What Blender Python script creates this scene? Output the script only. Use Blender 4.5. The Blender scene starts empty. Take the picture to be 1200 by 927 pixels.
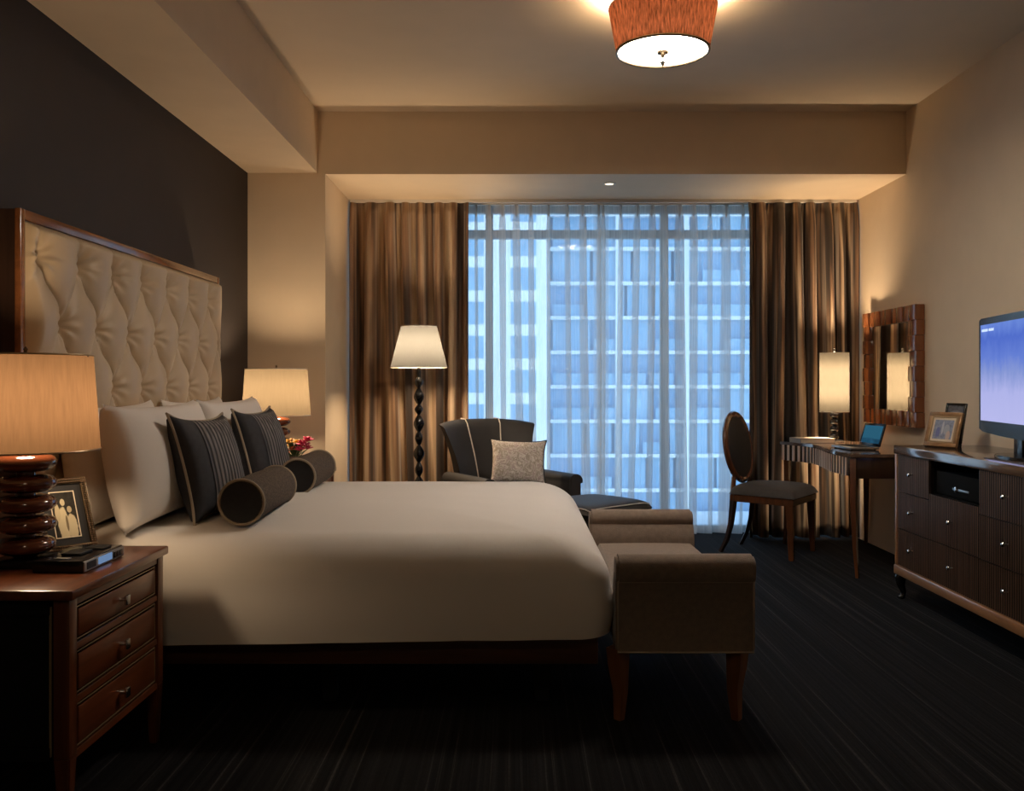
import bpy, bmesh, math, random
from mathutils import Vector, Matrix, noise as mnoise
S = bpy.context.scene
COL = S.collection
PI = math.pi

# ------------------------------------------------------------------ camera, world, exposure
FPX, W, H = 1068.0, 1200.0, 927.0
cam_d = bpy.data.cameras.new('camera')
cam_d.sensor_fit = 'HORIZONTAL'; cam_d.sensor_width = 36.0
cam_d.lens = FPX / W * 36.0
cam_d.shift_x = -4.0 / W
cam_d.shift_y = -15.5 / W
cam_d.clip_end = 500; cam_d.clip_start = 0.05
cam = bpy.data.objects.new('camera', cam_d); COL.objects.link(cam)
cam.location = (0, 0, 1.2); cam.rotation_euler = (PI / 2, 0, 0)
S.camera = cam
S.view_settings.view_transform = 'Standard'
S.view_settings.look = 'None'
S.view_settings.exposure = 0.25
S.view_settings.gamma = 1.0
S.view_settings.use_curve_mapping = False
S.cycles.max_bounces = 10
S.cycles.diffuse_bounces = 5
S.cycles.glossy_bounces = 4
S.cycles.transparent_max_bounces = 24
S.cycles.transmission_bounces = 6
S.cycles.sample_clamp_indirect = 3.0
S.cycles.caustics_reflective = False
S.cycles.caustics_refractive = False
S.cycles.use_denoising = True

SKY_STRENGTH = 2.1
P_NEAR, P_FAR, P_FLOOR, P_DESK, P_CEIL = 10.0, 18.0, 27.0, 75.0, 13.0
DIFFUSER_E = 60.0
DIFFUSER_FILL, P_FILL = 13.0, 1.0  # strengths of the added fill lamp behind the camera

wd = bpy.data.worlds.new('world'); S.world = wd; wd.use_nodes = True
nt = wd.node_tree; nt.nodes.clear()
wo = nt.nodes.new('ShaderNodeOutputWorld'); bg = nt.nodes.new('ShaderNodeBackground')
tc = nt.nodes.new('ShaderNodeTexCoord'); sp = nt.nodes.new('ShaderNodeSeparateXYZ')
rp = nt.nodes.new('ShaderNodeValToRGB')
nt.links.new(tc.outputs['Generated'], sp.inputs[0]); nt.links.new(sp.outputs['Z'], rp.inputs[0])
rp.color_ramp.elements[0].position = 0.0; rp.color_ramp.elements[0].color = (0.54, 0.77, 1.0, 1)
rp.color_ramp.elements[1].position = 0.7; rp.color_ramp.elements[1].color = (0.34, 0.61, 1.0, 1)
nt.links.new(rp.outputs[0], bg.inputs['Color']); bg.inputs['Strength'].default_value = SKY_STRENGTH
nt.links.new(bg.outputs[0], wo.inputs['Surface'])
# sampling guide for the daylight that enters by the window
pd = bpy.data.lights.new('daylight_portal', 'AREA'); pd.shape = 'RECTANGLE'; pd.size = 3.9; pd.size_y = 2.6
po = bpy.data.objects.new('daylight_portal', pd); COL.objects.link(po)
po.location = (0.66, 7.42, 1.3); po.rotation_euler = (-PI / 2, 0, 0); pd.cycles.is_portal = True

# ------------------------------------------------------------------ materials
MATS = {}
def new_mat(name):
    m = bpy.data.materials.new(name); m.use_nodes = True
    nt = m.node_tree
    return m, nt, nt.nodes['Principled BSDF'], nt.nodes['Material Output']
def L(nt, a, b): nt.links.new(a, b)
def tex_coord(nt, scale=(1, 1, 1), kind='Object', rot=(0, 0, 0)):
    t = nt.nodes.new('ShaderNodeTexCoord'); mp = nt.nodes.new('ShaderNodeMapping')
    mp.inputs['Scale'].default_value = scale; mp.inputs['Rotation'].default_value = rot
    L(nt, t.outputs[kind], mp.inputs['Vector']); return mp.outputs[0]
def noise_tex(nt, vec, scale=5, detail=3, rough=0.5, dist=0.0):
    n = nt.nodes.new('ShaderNodeTexNoise'); n.inputs['Scale'].default_value = scale
    n.inputs['Detail'].default_value = detail; n.inputs['Roughness'].default_value = rough
    n.inputs['Distortion'].default_value = dist
    if vec is not None: L(nt, vec, n.inputs['Vector'])
    return n.outputs['Fac']
def ramp(nt, fac, stops, interp='LINEAR'):
    r = nt.nodes.new('ShaderNodeValToRGB'); cr = r.color_ramp; cr.interpolation = interp
    while len(cr.elements) < len(stops): cr.elements.new(0.5)
    for e, (p, c) in zip(cr.elements, stops): e.position = p; e.color = (c[0], c[1], c[2], 1)
    L(nt, fac, r.inputs[0]); return r.outputs[0]
def bump(nt, bs, h, strength=0.2, dist=0.01):
    b = nt.nodes.new('ShaderNodeBump'); b.inputs['Strength'].default_value = strength
    b.inputs['Distance'].default_value = dist; L(nt, h, b.inputs['Height']); L(nt, b.outputs[0], bs.inputs['Normal'])
def plain(name, c, rough=0.5, metal=0.0, var=0.06, scale=6, bmp=0.0, bscale=200, spec=0.5, coat=0.0, sheen=0.0):
    m, nt, bs, out = new_mat(name)
    v = tex_coord(nt)
    f = noise_tex(nt, v, scale, 3)
    lo = tuple(x * (1 - var) for x in c); hi = tuple(min(1, x * (1 + var)) for x in c)
    L(nt, ramp(nt, f, [(0.3, lo), (0.7, hi)]), bs.inputs['Base Color'])
    bs.inputs['Roughness'].default_value = rough; bs.inputs['Metallic'].default_value = metal
    bs.inputs['Specular IOR Level'].default_value = spec
    bs.inputs['Coat Weight'].default_value = coat; bs.inputs['Coat Roughness'].default_value = 0.08
    if sheen: bs.inputs['Sheen Weight'].default_value = sheen
    if bmp: bump(nt, bs, noise_tex(nt, v, bscale, 2), bmp, 0.004)
    MATS[name] = m; return m
def wood(name, c1, c2, rough=0.25, axis='Z', coat=0.4, dens=14):
    m, nt, bs, out = new_mat(name)
    sc = {'X': (1, dens, dens), 'Y': (dens, 1, dens), 'Z': (dens, dens, 1)}[axis]
    v = tex_coord(nt, sc)
    f = noise_tex(nt, v, 2.2, 5, 0.6, 0.6)
    L(nt, ramp(nt, f, [(0.25, c1), (0.5, tuple((a + b) / 2 for a, b in zip(c1, c2))), (0.75, c2)]), bs.inputs['Base Color'])
    bs.inputs['Roughness'].default_value = rough
    bs.inputs['Coat Weight'].default_value = coat; bs.inputs['Coat Roughness'].default_value = 0.1
    bump(nt, bs, f, 0.04, 0.002)
    MATS[name] = m; return m
def emit(name, c, s):
    m, nt, bs, out = new_mat(name)
    e = nt.nodes.new('ShaderNodeEmission'); e.inputs[0].default_value = (*c, 1); e.inputs[1].default_value = s
    L(nt, e.outputs[0], out.inputs['Surface']); MATS[name] = m; return m
def shade_mat(name, col, trans=0.75, emis=0.0, ecol=None, streak=0.12, zs=2.0):
    """a lamp shade of woven cloth the bulb shines through"""
    m, nt, bs, out = new_mat(name)
    v = tex_coord(nt, (40, 40, zs))
    f = noise_tex(nt, v, 3, 4, 0.6)
    lo = tuple(x * (1 - streak) for x in col); hi = tuple(min(1, x * (1 + streak)) for x in col)
    cr = ramp(nt, f, [(0.3, lo), (0.7, hi)])
    tr = nt.nodes.new('ShaderNodeBsdfTranslucent'); L(nt, cr, tr.inputs[0])
    df = nt.nodes.new('ShaderNodeBsdfDiffuse'); L(nt, cr, df.inputs[0])
    mx = nt.nodes.new('ShaderNodeMixShader'); mx.inputs[0].default_value = trans
    L(nt, df.outputs[0], mx.inputs[1]); L(nt, tr.outputs[0], mx.inputs[2])
    last = mx.outputs[0]
    if emis:
        e = nt.nodes.new('ShaderNodeEmission'); e.inputs[0].default_value = (*(ecol or col), 1); e.inputs[1].default_value = emis
        ad = nt.nodes.new('ShaderNodeAddShader'); L(nt, last, ad.inputs[0]); L(nt, e.outputs[0], ad.inputs[1]); last = ad.outputs[0]
    L(nt, last, out.inputs['Surface']); MATS[name] = m; return m

plain('wall_paint', (0.75, 0.61, 0.44), 0.85, var=0.02, bmp=0.03, bscale=300)
plain('ceiling_paint', (0.70, 0.585, 0.44), 0.9, var=0.015)
plain('accent_paint', (0.032, 0.024, 0.021), 0.75, var=0.05)
plain('black_lacquer', (0.008, 0.008, 0.009), 0.22, var=0.02)
plain('black_matte', (0.008, 0.008, 0.009), 0.6, var=0.05)
plain('slot_black', (0.006, 0.006, 0.006), 0.9, spec=0.1)
plain('silver', (0.72, 0.72, 0.70), 0.22, 1.0, var=0.03)
plain('dull_silver', (0.45, 0.44, 0.43), 0.38, 1.0, var=0.03)
plain('brass', (0.55, 0.42, 0.22), 0.3, 1.0)
plain('bronze', (0.12, 0.085, 0.05), 0.35, 1.0)
plain('bead_trim', (0.42, 0.30, 0.17), 0.35, 0.4)
plain('bead_dark', (0.17, 0.11, 0.065), 0.35, 0.5)
plain('cream_leather', (0.58, 0.45, 0.30), 0.42, var=0.04, bmp=0.05, bscale=400, spec=0.4)
plain('bed_linen', (0.74, 0.69, 0.635), 0.8, var=0.015, scale=3, bmp=0.03, bscale=60, sheen=0.1)
plain('pillow_linen', (0.80, 0.74, 0.68), 0.85, var=0.015, bmp=0.05, bscale=30)
plain('piping_grey', (0.36, 0.29, 0.21), 0.7)
plain('piping_white', (0.62, 0.58, 0.52), 0.6)
plain('bench_fabric', (0.20, 0.15, 0.115), 0.9, var=0.12, scale=50, bmp=0.25, bscale=260, sheen=0.25)
plain('charcoal_leather', (0.034, 0.034, 0.036), 0.62, var=0.12, bmp=0.05, bscale=150)
plain('chair_fabric', (0.045, 0.042, 0.042), 0.7, var=0.15, scale=60, bmp=0.15, bscale=200, sheen=0.2)
plain('oval_fabric', (0.018, 0.018, 0.02), 0.75, var=0.15, scale=60)
plain('cushion_plain', (0.022, 0.022, 0.027), 0.75, var=0.2, scale=40, bmp=0.1, bscale=150)
plain('brown_lacquer', (0.13, 0.035, 0.014), 0.14, var=0.12, coat=0.8)
plain('black_glass', (0.015, 0.013, 0.012), 0.06, var=0.0, coat=1.0)
plain('window_frame', (0.33, 0.40, 0.46), 0.5, var=0.02)
plain('pale_stone', (0.80, 0.82, 0.84), 0.8, var=0.04)
plain('white_paint', (0.75, 0.72, 0.66), 0.5, var=0.01)
plain('tower_wall', (0.86, 0.87, 0.88), 0.8, var=0.03, scale=0.3)
plain('slab_edge', (0.76, 0.80, 0.84), 0.8, var=0.03)
plain('mat_board_black', (0.012, 0.011, 0.012), 0.7)
plain('mat_board_cream', (0.72, 0.62, 0.48), 0.7)
plain('gilt', (0.34, 0.20, 0.10), 0.35, 0.5, var=0.2, scale=40)
plain('book_cover', (0.34, 0.31, 0.27), 0.5, var=0.08)
plain('paper', (0.75, 0.70, 0.60), 0.8)
plain('petal_pink', (0.62, 0.05, 0.14), 0.6, var=0.25, scale=60)
plain('petal_yellow', (0.75, 0.42, 0.06), 0.6, var=0.25, scale=60)
plain('petal_orange', (0.60, 0.16, 0.04), 0.6, var=0.25, scale=60)
plain('leaf_green', (0.05, 0.10, 0.03), 0.5, var=0.3, scale=40)
plain('vase_ceramic', (0.30, 0.24, 0.20), 0.25)
plain('curtain_tape', (0.50, 0.42, 0.34), 0.8)
wood('wood_red', (0.075, 0.019, 0.007), (0.185, 0.052, 0.017), 0.28, 'Y')
wood('wood_red_v', (0.060, 0.016, 0.006), (0.14, 0.040, 0.014), 0.28, 'Z')
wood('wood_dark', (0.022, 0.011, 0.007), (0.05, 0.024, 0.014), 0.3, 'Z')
wood('wood_dark_x', (0.05, 0.02, 0.010), (0.11, 0.045, 0.02), 0.35, 'X')
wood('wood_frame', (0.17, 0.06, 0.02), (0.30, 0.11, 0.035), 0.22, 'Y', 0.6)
wood('wood_bench', (0.16, 0.065, 0.022), (0.27, 0.11, 0.04), 0.35, 'Z')
wood('wood_rail', (0.26, 0.13, 0.055), (0.40, 0.20, 0.09), 0.3, 'Y', 0.4)
wood('wood_top', (0.10, 0.062, 0.042), (0.17, 0.11, 0.075), 0.12, 'Y', 0.9)
wood('wood_chair', (0.075, 0.027, 0.012), (0.16, 0.058, 0.023), 0.26, 'Z', 0.5)
wood('wood_mirror', (0.16, 0.05, 0.018), (0.32, 0.11, 0.035), 0.25, 'Z', 0.5, 8)
shade_mat('shade_amber', (0.108, 0.064, 0.035), 0.8, 0.0, streak=0.09)
shade_mat('shade_cream', (0.088, 0.070, 0.047), 0.8, 0.0, streak=0.05)
shade_mat('shade_linen', (0.0165, 0.0150, 0.0120), 0.8, 0.0, streak=0.03)
shade_mat('shade_ivory', (0.050, 0.052, 0.052), 0.8, 0.0, streak=0.03)
shade_mat('shade_pleat', (0.16, 0.05, 0.022), 0.065, 0.0, streak=0.7, zs=0.15)
emit('lamp_diffuser', (1.0, 0.87, 0.72), DIFFUSER_E)
emit('fill_diffuser', (1.0, 0.80, 0.55), DIFFUSER_FILL)
emit('downlight_lens', (1.0, 0.80, 0.55), 3.0)

def glint_strip_wood(name, lo, mid, hi, g0, g1, rough=.2, coat=.6):
    m, nt, bs, out = new_mat(name)
    uv = nt.nodes.new('ShaderNodeUVMap'); s = nt.nodes.new('ShaderNodeSeparateXYZ'); L(nt, uv.outputs[0], s.inputs[0])
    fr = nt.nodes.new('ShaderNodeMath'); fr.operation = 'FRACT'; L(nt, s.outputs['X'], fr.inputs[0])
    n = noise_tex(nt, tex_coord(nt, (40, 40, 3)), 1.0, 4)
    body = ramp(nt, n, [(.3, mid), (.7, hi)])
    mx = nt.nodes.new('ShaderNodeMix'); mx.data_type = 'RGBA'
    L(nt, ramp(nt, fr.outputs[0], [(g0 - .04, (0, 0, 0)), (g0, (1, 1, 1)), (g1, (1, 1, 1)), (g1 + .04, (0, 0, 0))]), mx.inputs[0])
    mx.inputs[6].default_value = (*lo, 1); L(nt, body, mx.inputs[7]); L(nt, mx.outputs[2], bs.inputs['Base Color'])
    bs.inputs['Roughness'].default_value = rough; bs.inputs['Coat Weight'].default_value = coat; bs.inputs['Coat Roughness'].default_value = .1
    MATS[name] = m
glint_strip_wood('wood_flute_glint', (0.025, 0.013, 0.009), (0.50, 0.33, 0.23), (0.66, 0.48, 0.36), .27, .80, .14, 1.0)  # window reflections on the polished flutes, painted as pale and dark strips
glint_strip_wood('wood_reed_glint', (0.014, 0.008, 0.006), (0.075, 0.042, 0.027), (0.15, 0.088, 0.058), .28, .74, .32, .3)  # gloss highlights painted pale on the reeds, gaps between them painted dark
def carpet():
    m, nt, bs, out = new_mat('carpet')
    a = noise_tex(nt, tex_coord(nt, (55, 0.28, 1)), 1.0, 4, 0.6)
    b = noise_tex(nt, tex_coord(nt, (160, 60, 1)), 1.0, 3)
    c = noise_tex(nt, tex_coord(nt, (14, 0.25, 1)), 1.0, 2)
    base = ramp(nt, a, [(0.36, (0.002, 0.002, 0.003)), (0.52, (0.0085, 0.0085, 0.010)), (0.60, (0.016, 0.0155, 0.017)), (0.64, (0.055, 0.052, 0.050)), (0.69, (0.009, 0.009, 0.010))])
    mx = nt.nodes.new('ShaderNodeMix'); mx.data_type = 'RGBA'; mx.blend_type = 'MULTIPLY'; mx.inputs[0].default_value = 0.75
    L(nt, base, mx.inputs[6]); L(nt, ramp(nt, b, [(0.3, (0.45,) * 3), (0.7, (1, 1, 1))]), mx.inputs[7])
    m2 = nt.nodes.new('ShaderNodeMix'); m2.data_type = 'RGBA'; m2.blend_type = 'MULTIPLY'; m2.inputs[0].default_value = 0.8
    L(nt, mx.outputs[2], m2.inputs[6]); L(nt, ramp(nt, c, [(0.35, (0.5,) * 3), (0.65, (1, 1, 1))]), m2.inputs[7])
    L(nt, m2.outputs[2], bs.inputs['Base Color']); bs.inputs['Roughness'].default_value = 0.95
    bs.inputs['Specular IOR Level'].default_value = 0.12
    bs.inputs['Sheen Weight'].default_value = 0.035; bs.inputs['Sheen Roughness'].default_value = 0.35
    bump(nt, bs, a, 0.3, 0.01); MATS['carpet'] = m
carpet()

def drape_mat(name, shift, stops):
    m, nt, bs, out = new_mat(name)
    uv = nt.nodes.new('ShaderNodeUVMap'); mp = nt.nodes.new('ShaderNodeMapping')
    mp.inputs['Scale'].default_value = (1, 0.03, 1); mp.inputs['Location'].default_value = (shift, 0, 0)
    L(nt, uv.outputs[0], mp.inputs[0])
    a = noise_tex(nt, mp.outputs[0], 6.5, 3, 0.6)
    b = noise_tex(nt, mp.outputs[0], 55.0, 3, 0.6)
    st = ramp(nt, a, stops)
    mx = nt.nodes.new('ShaderNodeMix'); mx.data_type = 'RGBA'; mx.blend_type = 'MULTIPLY'; mx.inputs[0].default_value = 0.7
    L(nt, st, mx.inputs[6]); L(nt, ramp(nt, b, [(0.3, (0.4,) * 3), (0.68, (1, 1, 1))]), mx.inputs[7])
    L(nt, mx.outputs[2], bs.inputs['Base Color'])
    bs.inputs['Roughness'].default_value = 0.48; bs.inputs['Sheen Weight'].default_value = 0.25
    MATS[name] = m
BK, DB, RB, TN, PT = (0.022, 0.017, 0.016), (0.07, 0.045, 0.033), (0.30, 0.17, 0.095), (0.74, 0.56, 0.38), (0.60, 0.47, 0.35)
drape_mat('drape_left', 0.0, [(0.30, BK), (0.40, DB), (0.45, RB), (0.55, TN), (0.60, RB), (0.66, DB), (0.74, PT)])
drape_mat('drape_right', 3.7, [(0.40, BK), (0.48, DB), (0.52, RB), (0.56, TN), (0.60, DB), (0.68, BK), (0.74, PT), (0.80, DB)])

def sheer_mat():
    m, nt, bs, out = new_mat('sheer_voile')
    uv = nt.nodes.new('ShaderNodeUVMap'); mp = nt.nodes.new('ShaderNodeMapping')
    mp.inputs['Scale'].default_value = (1, 0.02, 1); L(nt, uv.outputs[0], mp.inputs[0])
    f = noise_tex(nt, mp.outputs[0], 60.0, 3, 0.6)
    den = ramp(nt, f, [(0.3, (0.64,) * 3), (0.7, (0.44,) * 3)])
    t = nt.nodes.new('ShaderNodeBsdfTransparent'); t.inputs[0].default_value = (1, 1, 1, 1)
    tl = nt.nodes.new('ShaderNodeBsdfTranslucent'); tl.inputs[0].default_value = (0.95, 0.94, 0.92, 1)
    df = nt.nodes.new('ShaderNodeBsdfDiffuse'); df.inputs[0].default_value = (0.92, 0.89, 0.84, 1)
    m1 = nt.nodes.new('ShaderNodeMixShader'); m1.inputs[0].default_value = 0.5
    L(nt, df.outputs[0], m1.inputs[1]); L(nt, tl.outputs[0], m1.inputs[2])
    m2 = nt.nodes.new('ShaderNodeMixShader'); L(nt, den, m2.inputs[0])
    L(nt, m1.outputs[0], m2.inputs[1]); L(nt, t.outputs[0], m2.inputs[2])
    L(nt, m2.outputs[0], out.inputs['Surface']); MATS['sheer_voile'] = m
sheer_mat()

def glass_mat():
    m, nt, bs, out = new_mat('window_glass')
    fr = nt.nodes.new('ShaderNodeFresnel'); fr.inputs[0].default_value = 1.35
    t = nt.nodes.new('ShaderNodeBsdfTransparent'); t.inputs[0].default_value = (0.95, 0.98, 0.99, 1)
    g = nt.nodes.new('ShaderNodeBsdfGlossy'); g.inputs['Roughness'].default_value = 0.02
    mx = nt.nodes.new('ShaderNodeMixShader'); L(nt, fr.outputs[0], mx.inputs[0])
    L(nt, t.outputs[0], mx.inputs[1]); L(nt, g.outputs[0], mx.inputs[2]); L(nt, mx.outputs[0], out.inputs['Surface'])
    MATS['window_glass'] = m
glass_mat()
m, nt, bs, out = new_mat('mirror_glass')
bs.inputs['Base Color'].default_value = (0.85, 0.83, 0.78, 1); bs.inputs['Metallic'].default_value = 1; bs.inputs['Roughness'].default_value = 0.015
MATS['mirror_glass'] = m

def facade_glass(name, c1, c2):
    m, nt, bs, out = new_mat(name)
    f = noise_tex(nt, tex_coord(nt, (0.5, 1, 0.22)), 1.3, 3, 0.6)
    L(nt, ramp(nt, f, [(0.3, c1), (0.7, c2)]), bs.inputs['Base Color']); bs.inputs['Roughness'].default_value = 0.5
    MATS[name] = m
facade_glass('tower_glass', (0.18, 0.36, 0.54), (0.32, 0.50, 0.66))
facade_glass('tower_glass_deep', (0.19, 0.38, 0.60), (0.27, 0.46, 0.68))

def ribbed_cushion():
    m, nt, bs, out = new_mat('cushion_ribbed')
    v = tex_coord(nt)
    w = nt.nodes.new('ShaderNodeTexWave'); w.wave_type = 'BANDS'; w.bands_direction = 'X'
    w.inputs['Scale'].default_value = 9.5; w.inputs['Distortion'].default_value = 0.3
    L(nt, v, w.inputs['Vector'])
    n = noise_tex(nt, tex_coord(nt, (70, 110, 1)), 1.0, 3)
    mx = nt.nodes.new('ShaderNodeMix'); mx.data_type = 'RGBA'; mx.blend_type = 'MULTIPLY'; mx.inputs[0].default_value = 1.0
    L(nt, ramp(nt, w.outputs['Fac'], [(0.05, (0.008, 0.008, 0.010)), (0.45, (0.15, 0.132, 0.13)), (0.9, (0.22, 0.20, 0.19))]), mx.inputs[6])
    L(nt, ramp(nt, n, [(0.35, (0.35,) * 3), (0.6, (1, 1, 1))]), mx.inputs[7])
    L(nt, mx.outputs[2], bs.inputs['Base Color']); bs.inputs['Roughness'].default_value = 0.75
    bump(nt, bs, w.outputs['Fac'], 0.6, 0.01); MATS['cushion_ribbed'] = m
ribbed_cushion()

def bolster_mat():
    m, nt, bs, out = new_mat('bolster_fabric')
    n = noise_tex(nt, tex_coord(nt, (1, 1, 1)), 130, 4, 0.7)
    L(nt, ramp(nt, n, [(0.32, (0.022, 0.014, 0.008)), (0.5, (0.07, 0.048, 0.03)), (0.68, (0.15, 0.105, 0.07))]), bs.inputs['Base Color'])
    bs.inputs['Roughness'].default_value = 0.9; bump(nt, bs, n, 0.4, 0.006); MATS['bolster_fabric'] = m
bolster_mat()

def floral_mat():
    m, nt, bs, out = new_mat('cushion_floral')
    n = noise_tex(nt, tex_coord(nt), 17, 4, 0.6, 1.2)
    c = ramp(nt, n, [(0.36, (0.95, 0.90, 0.84)), (0.46, (0.50, 0.42, 0.34)), (0.52, (0.96, 0.92, 0.86)), (0.58, (0.58, 0.46, 0.44)), (0.66, (0.94, 0.88, 0.81))])
    L(nt, c, bs.inputs['Base Color']); bs.inputs['Roughness'].default_value = 0.85; MATS['cushion_floral'] = m
floral_mat()

def picture_mat(name, back, blobs, scale=1.0, emis=0.0, rough=0.25):
    """a printed picture: soft ellipses over a ground, in Object x/z coordinates"""
    m, nt, bs, out = new_mat(name)
    t = nt.nodes.new('ShaderNodeTexCoord'); s = nt.nodes.new('ShaderNodeSeparateXYZ'); L(nt, t.outputs['Object'], s.inputs[0])
    n = noise_tex(nt, t.outputs['Object'], 60 * scale, 4, 0.6)
    cur = ramp(nt, n, [(0.3, tuple(x * 0.65 for x in back)), (0.7, tuple(min(1, x * 1.3) for x in back))])
    def mth(op, a, b):
        q = nt.nodes.new('ShaderNodeMath'); q.operation = op
        for i, x in enumerate((a, b)):
            if isinstance(x, (int, float)): q.inputs[i].default_value = x
            else: L(nt, x, q.inputs[i])
        return q.outputs[0]
    for (cx, cz, rx, rz, col) in blobs:
        dx = mth('DIVIDE', mth('SUBTRACT', s.outputs['X'], cx), rx); dz = mth('DIVIDE', mth('SUBTRACT', s.outputs['Z'], cz), rz)
        d = mth('ADD', mth('MULTIPLY', dx, dx), mth('MULTIPLY', dz, dz))
        d = mth('ADD', d, mth('MULTIPLY', mth('SUBTRACT', n, 0.5), 0.9))
        k = ramp(nt, d, [(0.75, (1, 1, 1)), (1.05, (0, 0, 0))])
        mx = nt.nodes.new('ShaderNodeMix'); mx.data_type = 'RGBA'; L(nt, k, mx.inputs[0]); L(nt, cur, mx.inputs[6]); mx.inputs[7].default_value = (*col, 1)
        cur = mx.outputs[2]
    if emis:
        e = nt.nodes.new('ShaderNodeEmission'); L(nt, cur, e.inputs[0]); e.inputs[1].default_value = emis
        L(nt, e.outputs[0], out.inputs['Surface'])
    else:
        L(nt, cur, bs.inputs['Base Color']); bs.inputs['Roughness'].default_value = rough
    MATS[name] = m

# ------------------------------------------------------------------ mesh builder
class MB:
    def __init__(s): s.bm = bmesh.new(); s.uv = s.bm.loops.layers.uv.new('UVMap')
    def _merge(s, t, M=None):
        if M is not None: bmesh.ops.transform(t, matrix=M, verts=t.verts)
        me = bpy.data.meshes.new('tmp'); t.to_mesh(me); t.free(); s.bm.from_mesh(me); bpy.data.meshes.remove(me)
        return s
    def box(s, x0, x1, y0, y1, z0, z1, bev=0.0, seg=2, M=None):
        t = bmesh.new(); bmesh.ops.create_cube(t, size=1)
        for v in t.verts: v.co = Vector(((x0 + x1) / 2 + v.co.x * (x1 - x0), (y0 + y1) / 2 + v.co.y * (y1 - y0), (z0 + z1) / 2 + v.co.z * (z1 - z0)))
        if bev: bmesh.ops.bevel(t, geom=t.edges[:], offset=bev, segments=seg, profile=0.5, affect='EDGES', clamp_overlap=True)
        return s._merge(t, M)
    def taper(s, b0, b1, z0, z1, c0=(0, 0), c1=(0, 0), bev=0.004, M=None):
        """tapered square leg: half sizes b0 at z0, b1 at z1"""
        t = bmesh.new(); bmesh.ops.create_cube(t, size=2)
        for v in t.verts:
            top = v.co.z > 0; b, c, z = (b1, c1, z1) if top else (b0, c0, z0)
            v.co = Vector((c[0] + v.co.x * b, c[1] + v.co.y * b, z))
        if bev: bmesh.ops.bevel(t, geom=t.edges[:], offset=bev, segments=2, affect='EDGES', clamp_overlap=True)
        return s._merge(t, M)
    def lathe(s, prof, seg=48, c=(0, 0, 0), caps=True, rfun=None, M=None):
        t = bmesh.new(); rings = []
        for r, z in prof:
            ring = []
            for i in range(seg):
                a = 2 * PI * i / seg; rr = r * (rfun(a, z) if rfun else 1)
                ring.append(t.verts.new((c[0] + rr * math.cos(a), c[1] + rr * math.sin(a), c[2] + z)))
            rings.append(ring)
        for p, q in zip(rings, rings[1:]):
            for i in range(seg): t.faces.new((p[i], p[(i + 1) % seg], q[(i + 1) % seg], q[i]))
        if caps: t.faces.new(rings[0][::-1]); t.faces.new(rings[-1])
        return s._merge(t, M)
    def tube(s, pts, rad, seg=10, closed=False, flat=None, M=None):
        """rad: number or list; flat: (a, b) aspect of the section"""
        t = bmesh.new(); n = len(pts); P = [Vector(p) for p in pts]; rings = []
        up = Vector((0, 0, 1)); nrm = None
        for i in range(n):
            d = (P[(i + 1) % n] - P[i - 1]) if closed else (P[min(i + 1, n - 1)] - P[max(i - 1, 0)])
            d.normalize()
            if nrm is None:
                nrm = d.cross(up)
                if nrm.length < 1e-3: nrm = d.cross(Vector((1, 0, 0)))
            nrm = (nrm - d * nrm.dot(d)).normalized(); b = d.cross(nrm)
            r = rad[i] if isinstance(rad, (list, tuple)) else rad
            fa, fb = flat or (1, 1)
            rings.append([t.verts.new(P[i] + (nrm * math.cos(2 * PI * k / seg) * fa + b * math.sin(2 * PI * k / seg) * fb) * r) for k in range(seg)])
        m = n if closed else n - 1
        for i in range(m):
            p, q = rings[i], rings[(i + 1) % n]
            for k in range(seg): t.faces.new((p[k], p[(k + 1) % seg], q[(k + 1) % seg], q[k]))
        if not closed: t.faces.new(rings[0][::-1]); t.faces.new(rings[-1])
        return s._merge(t, M)
    def sphere(s, c, r, u=20, v=12, M=None):
        t = bmesh.new(); bmesh.ops.create_uvsphere(t, u_segments=u, v_segments=v, radius=1)
        r = r if isinstance(r, (tuple, list)) else (r, r, r)
        for w in t.verts: w.co = Vector((c[0] + w.co.x * r[0], c[1] + w.co.y * r[1], c[2] + w.co.z * r[2]))
        return s._merge(t, M)
    def prism(s, poly, z0, z1, bev=0.0, M=None):
        t = bmesh.new(); a = [t.verts.new((x, y, z0)) for x, y in poly]; f = t.faces.new(a)
        r = bmesh.ops.extrude_face_region(t, geom=[f])
        for v in r['geom']:
            if isinstance(v, bmesh.types.BMVert): v.co.z = z1
        bmesh.ops.recalc_face_normals(t, faces=t.faces[:])
        if bev:
            ed = [e for e in t.edges if abs(e.verts[0].co.z - e.verts[1].co.z) < 1e-6]
            bmesh.ops.bevel(t, geom=ed, offset=bev, segments=2, affect='EDGES', clamp_overlap=True)
        return s._merge(t, M)
    def grid(s, fn, nu, nv, closeu=False, uvfn=None, M=None):
        t = bmesh.new(); uvl = t.loops.layers.uv.new('UVMap')
        V = [[t.verts.new(fn(i / nu, j / nv)) for j in range(nv + 1)] for i in range(nu if closeu else nu + 1)]
        n = len(V)
        for i in range(nu):
            for j in range(nv):
                i2 = (i + 1) % n
                f = t.faces.new((V[i][j], V[i2][j], V[i2][j + 1], V[i][j + 1]))
                if uvfn:
                    for l, (a, b) in zip(f.loops, ((i, j), (i + 1, j), (i + 1, j + 1), (i, j + 1))): l[uvl].uv = uvfn(a / nu, b / nv)
        return s._merge(t, M)
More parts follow.
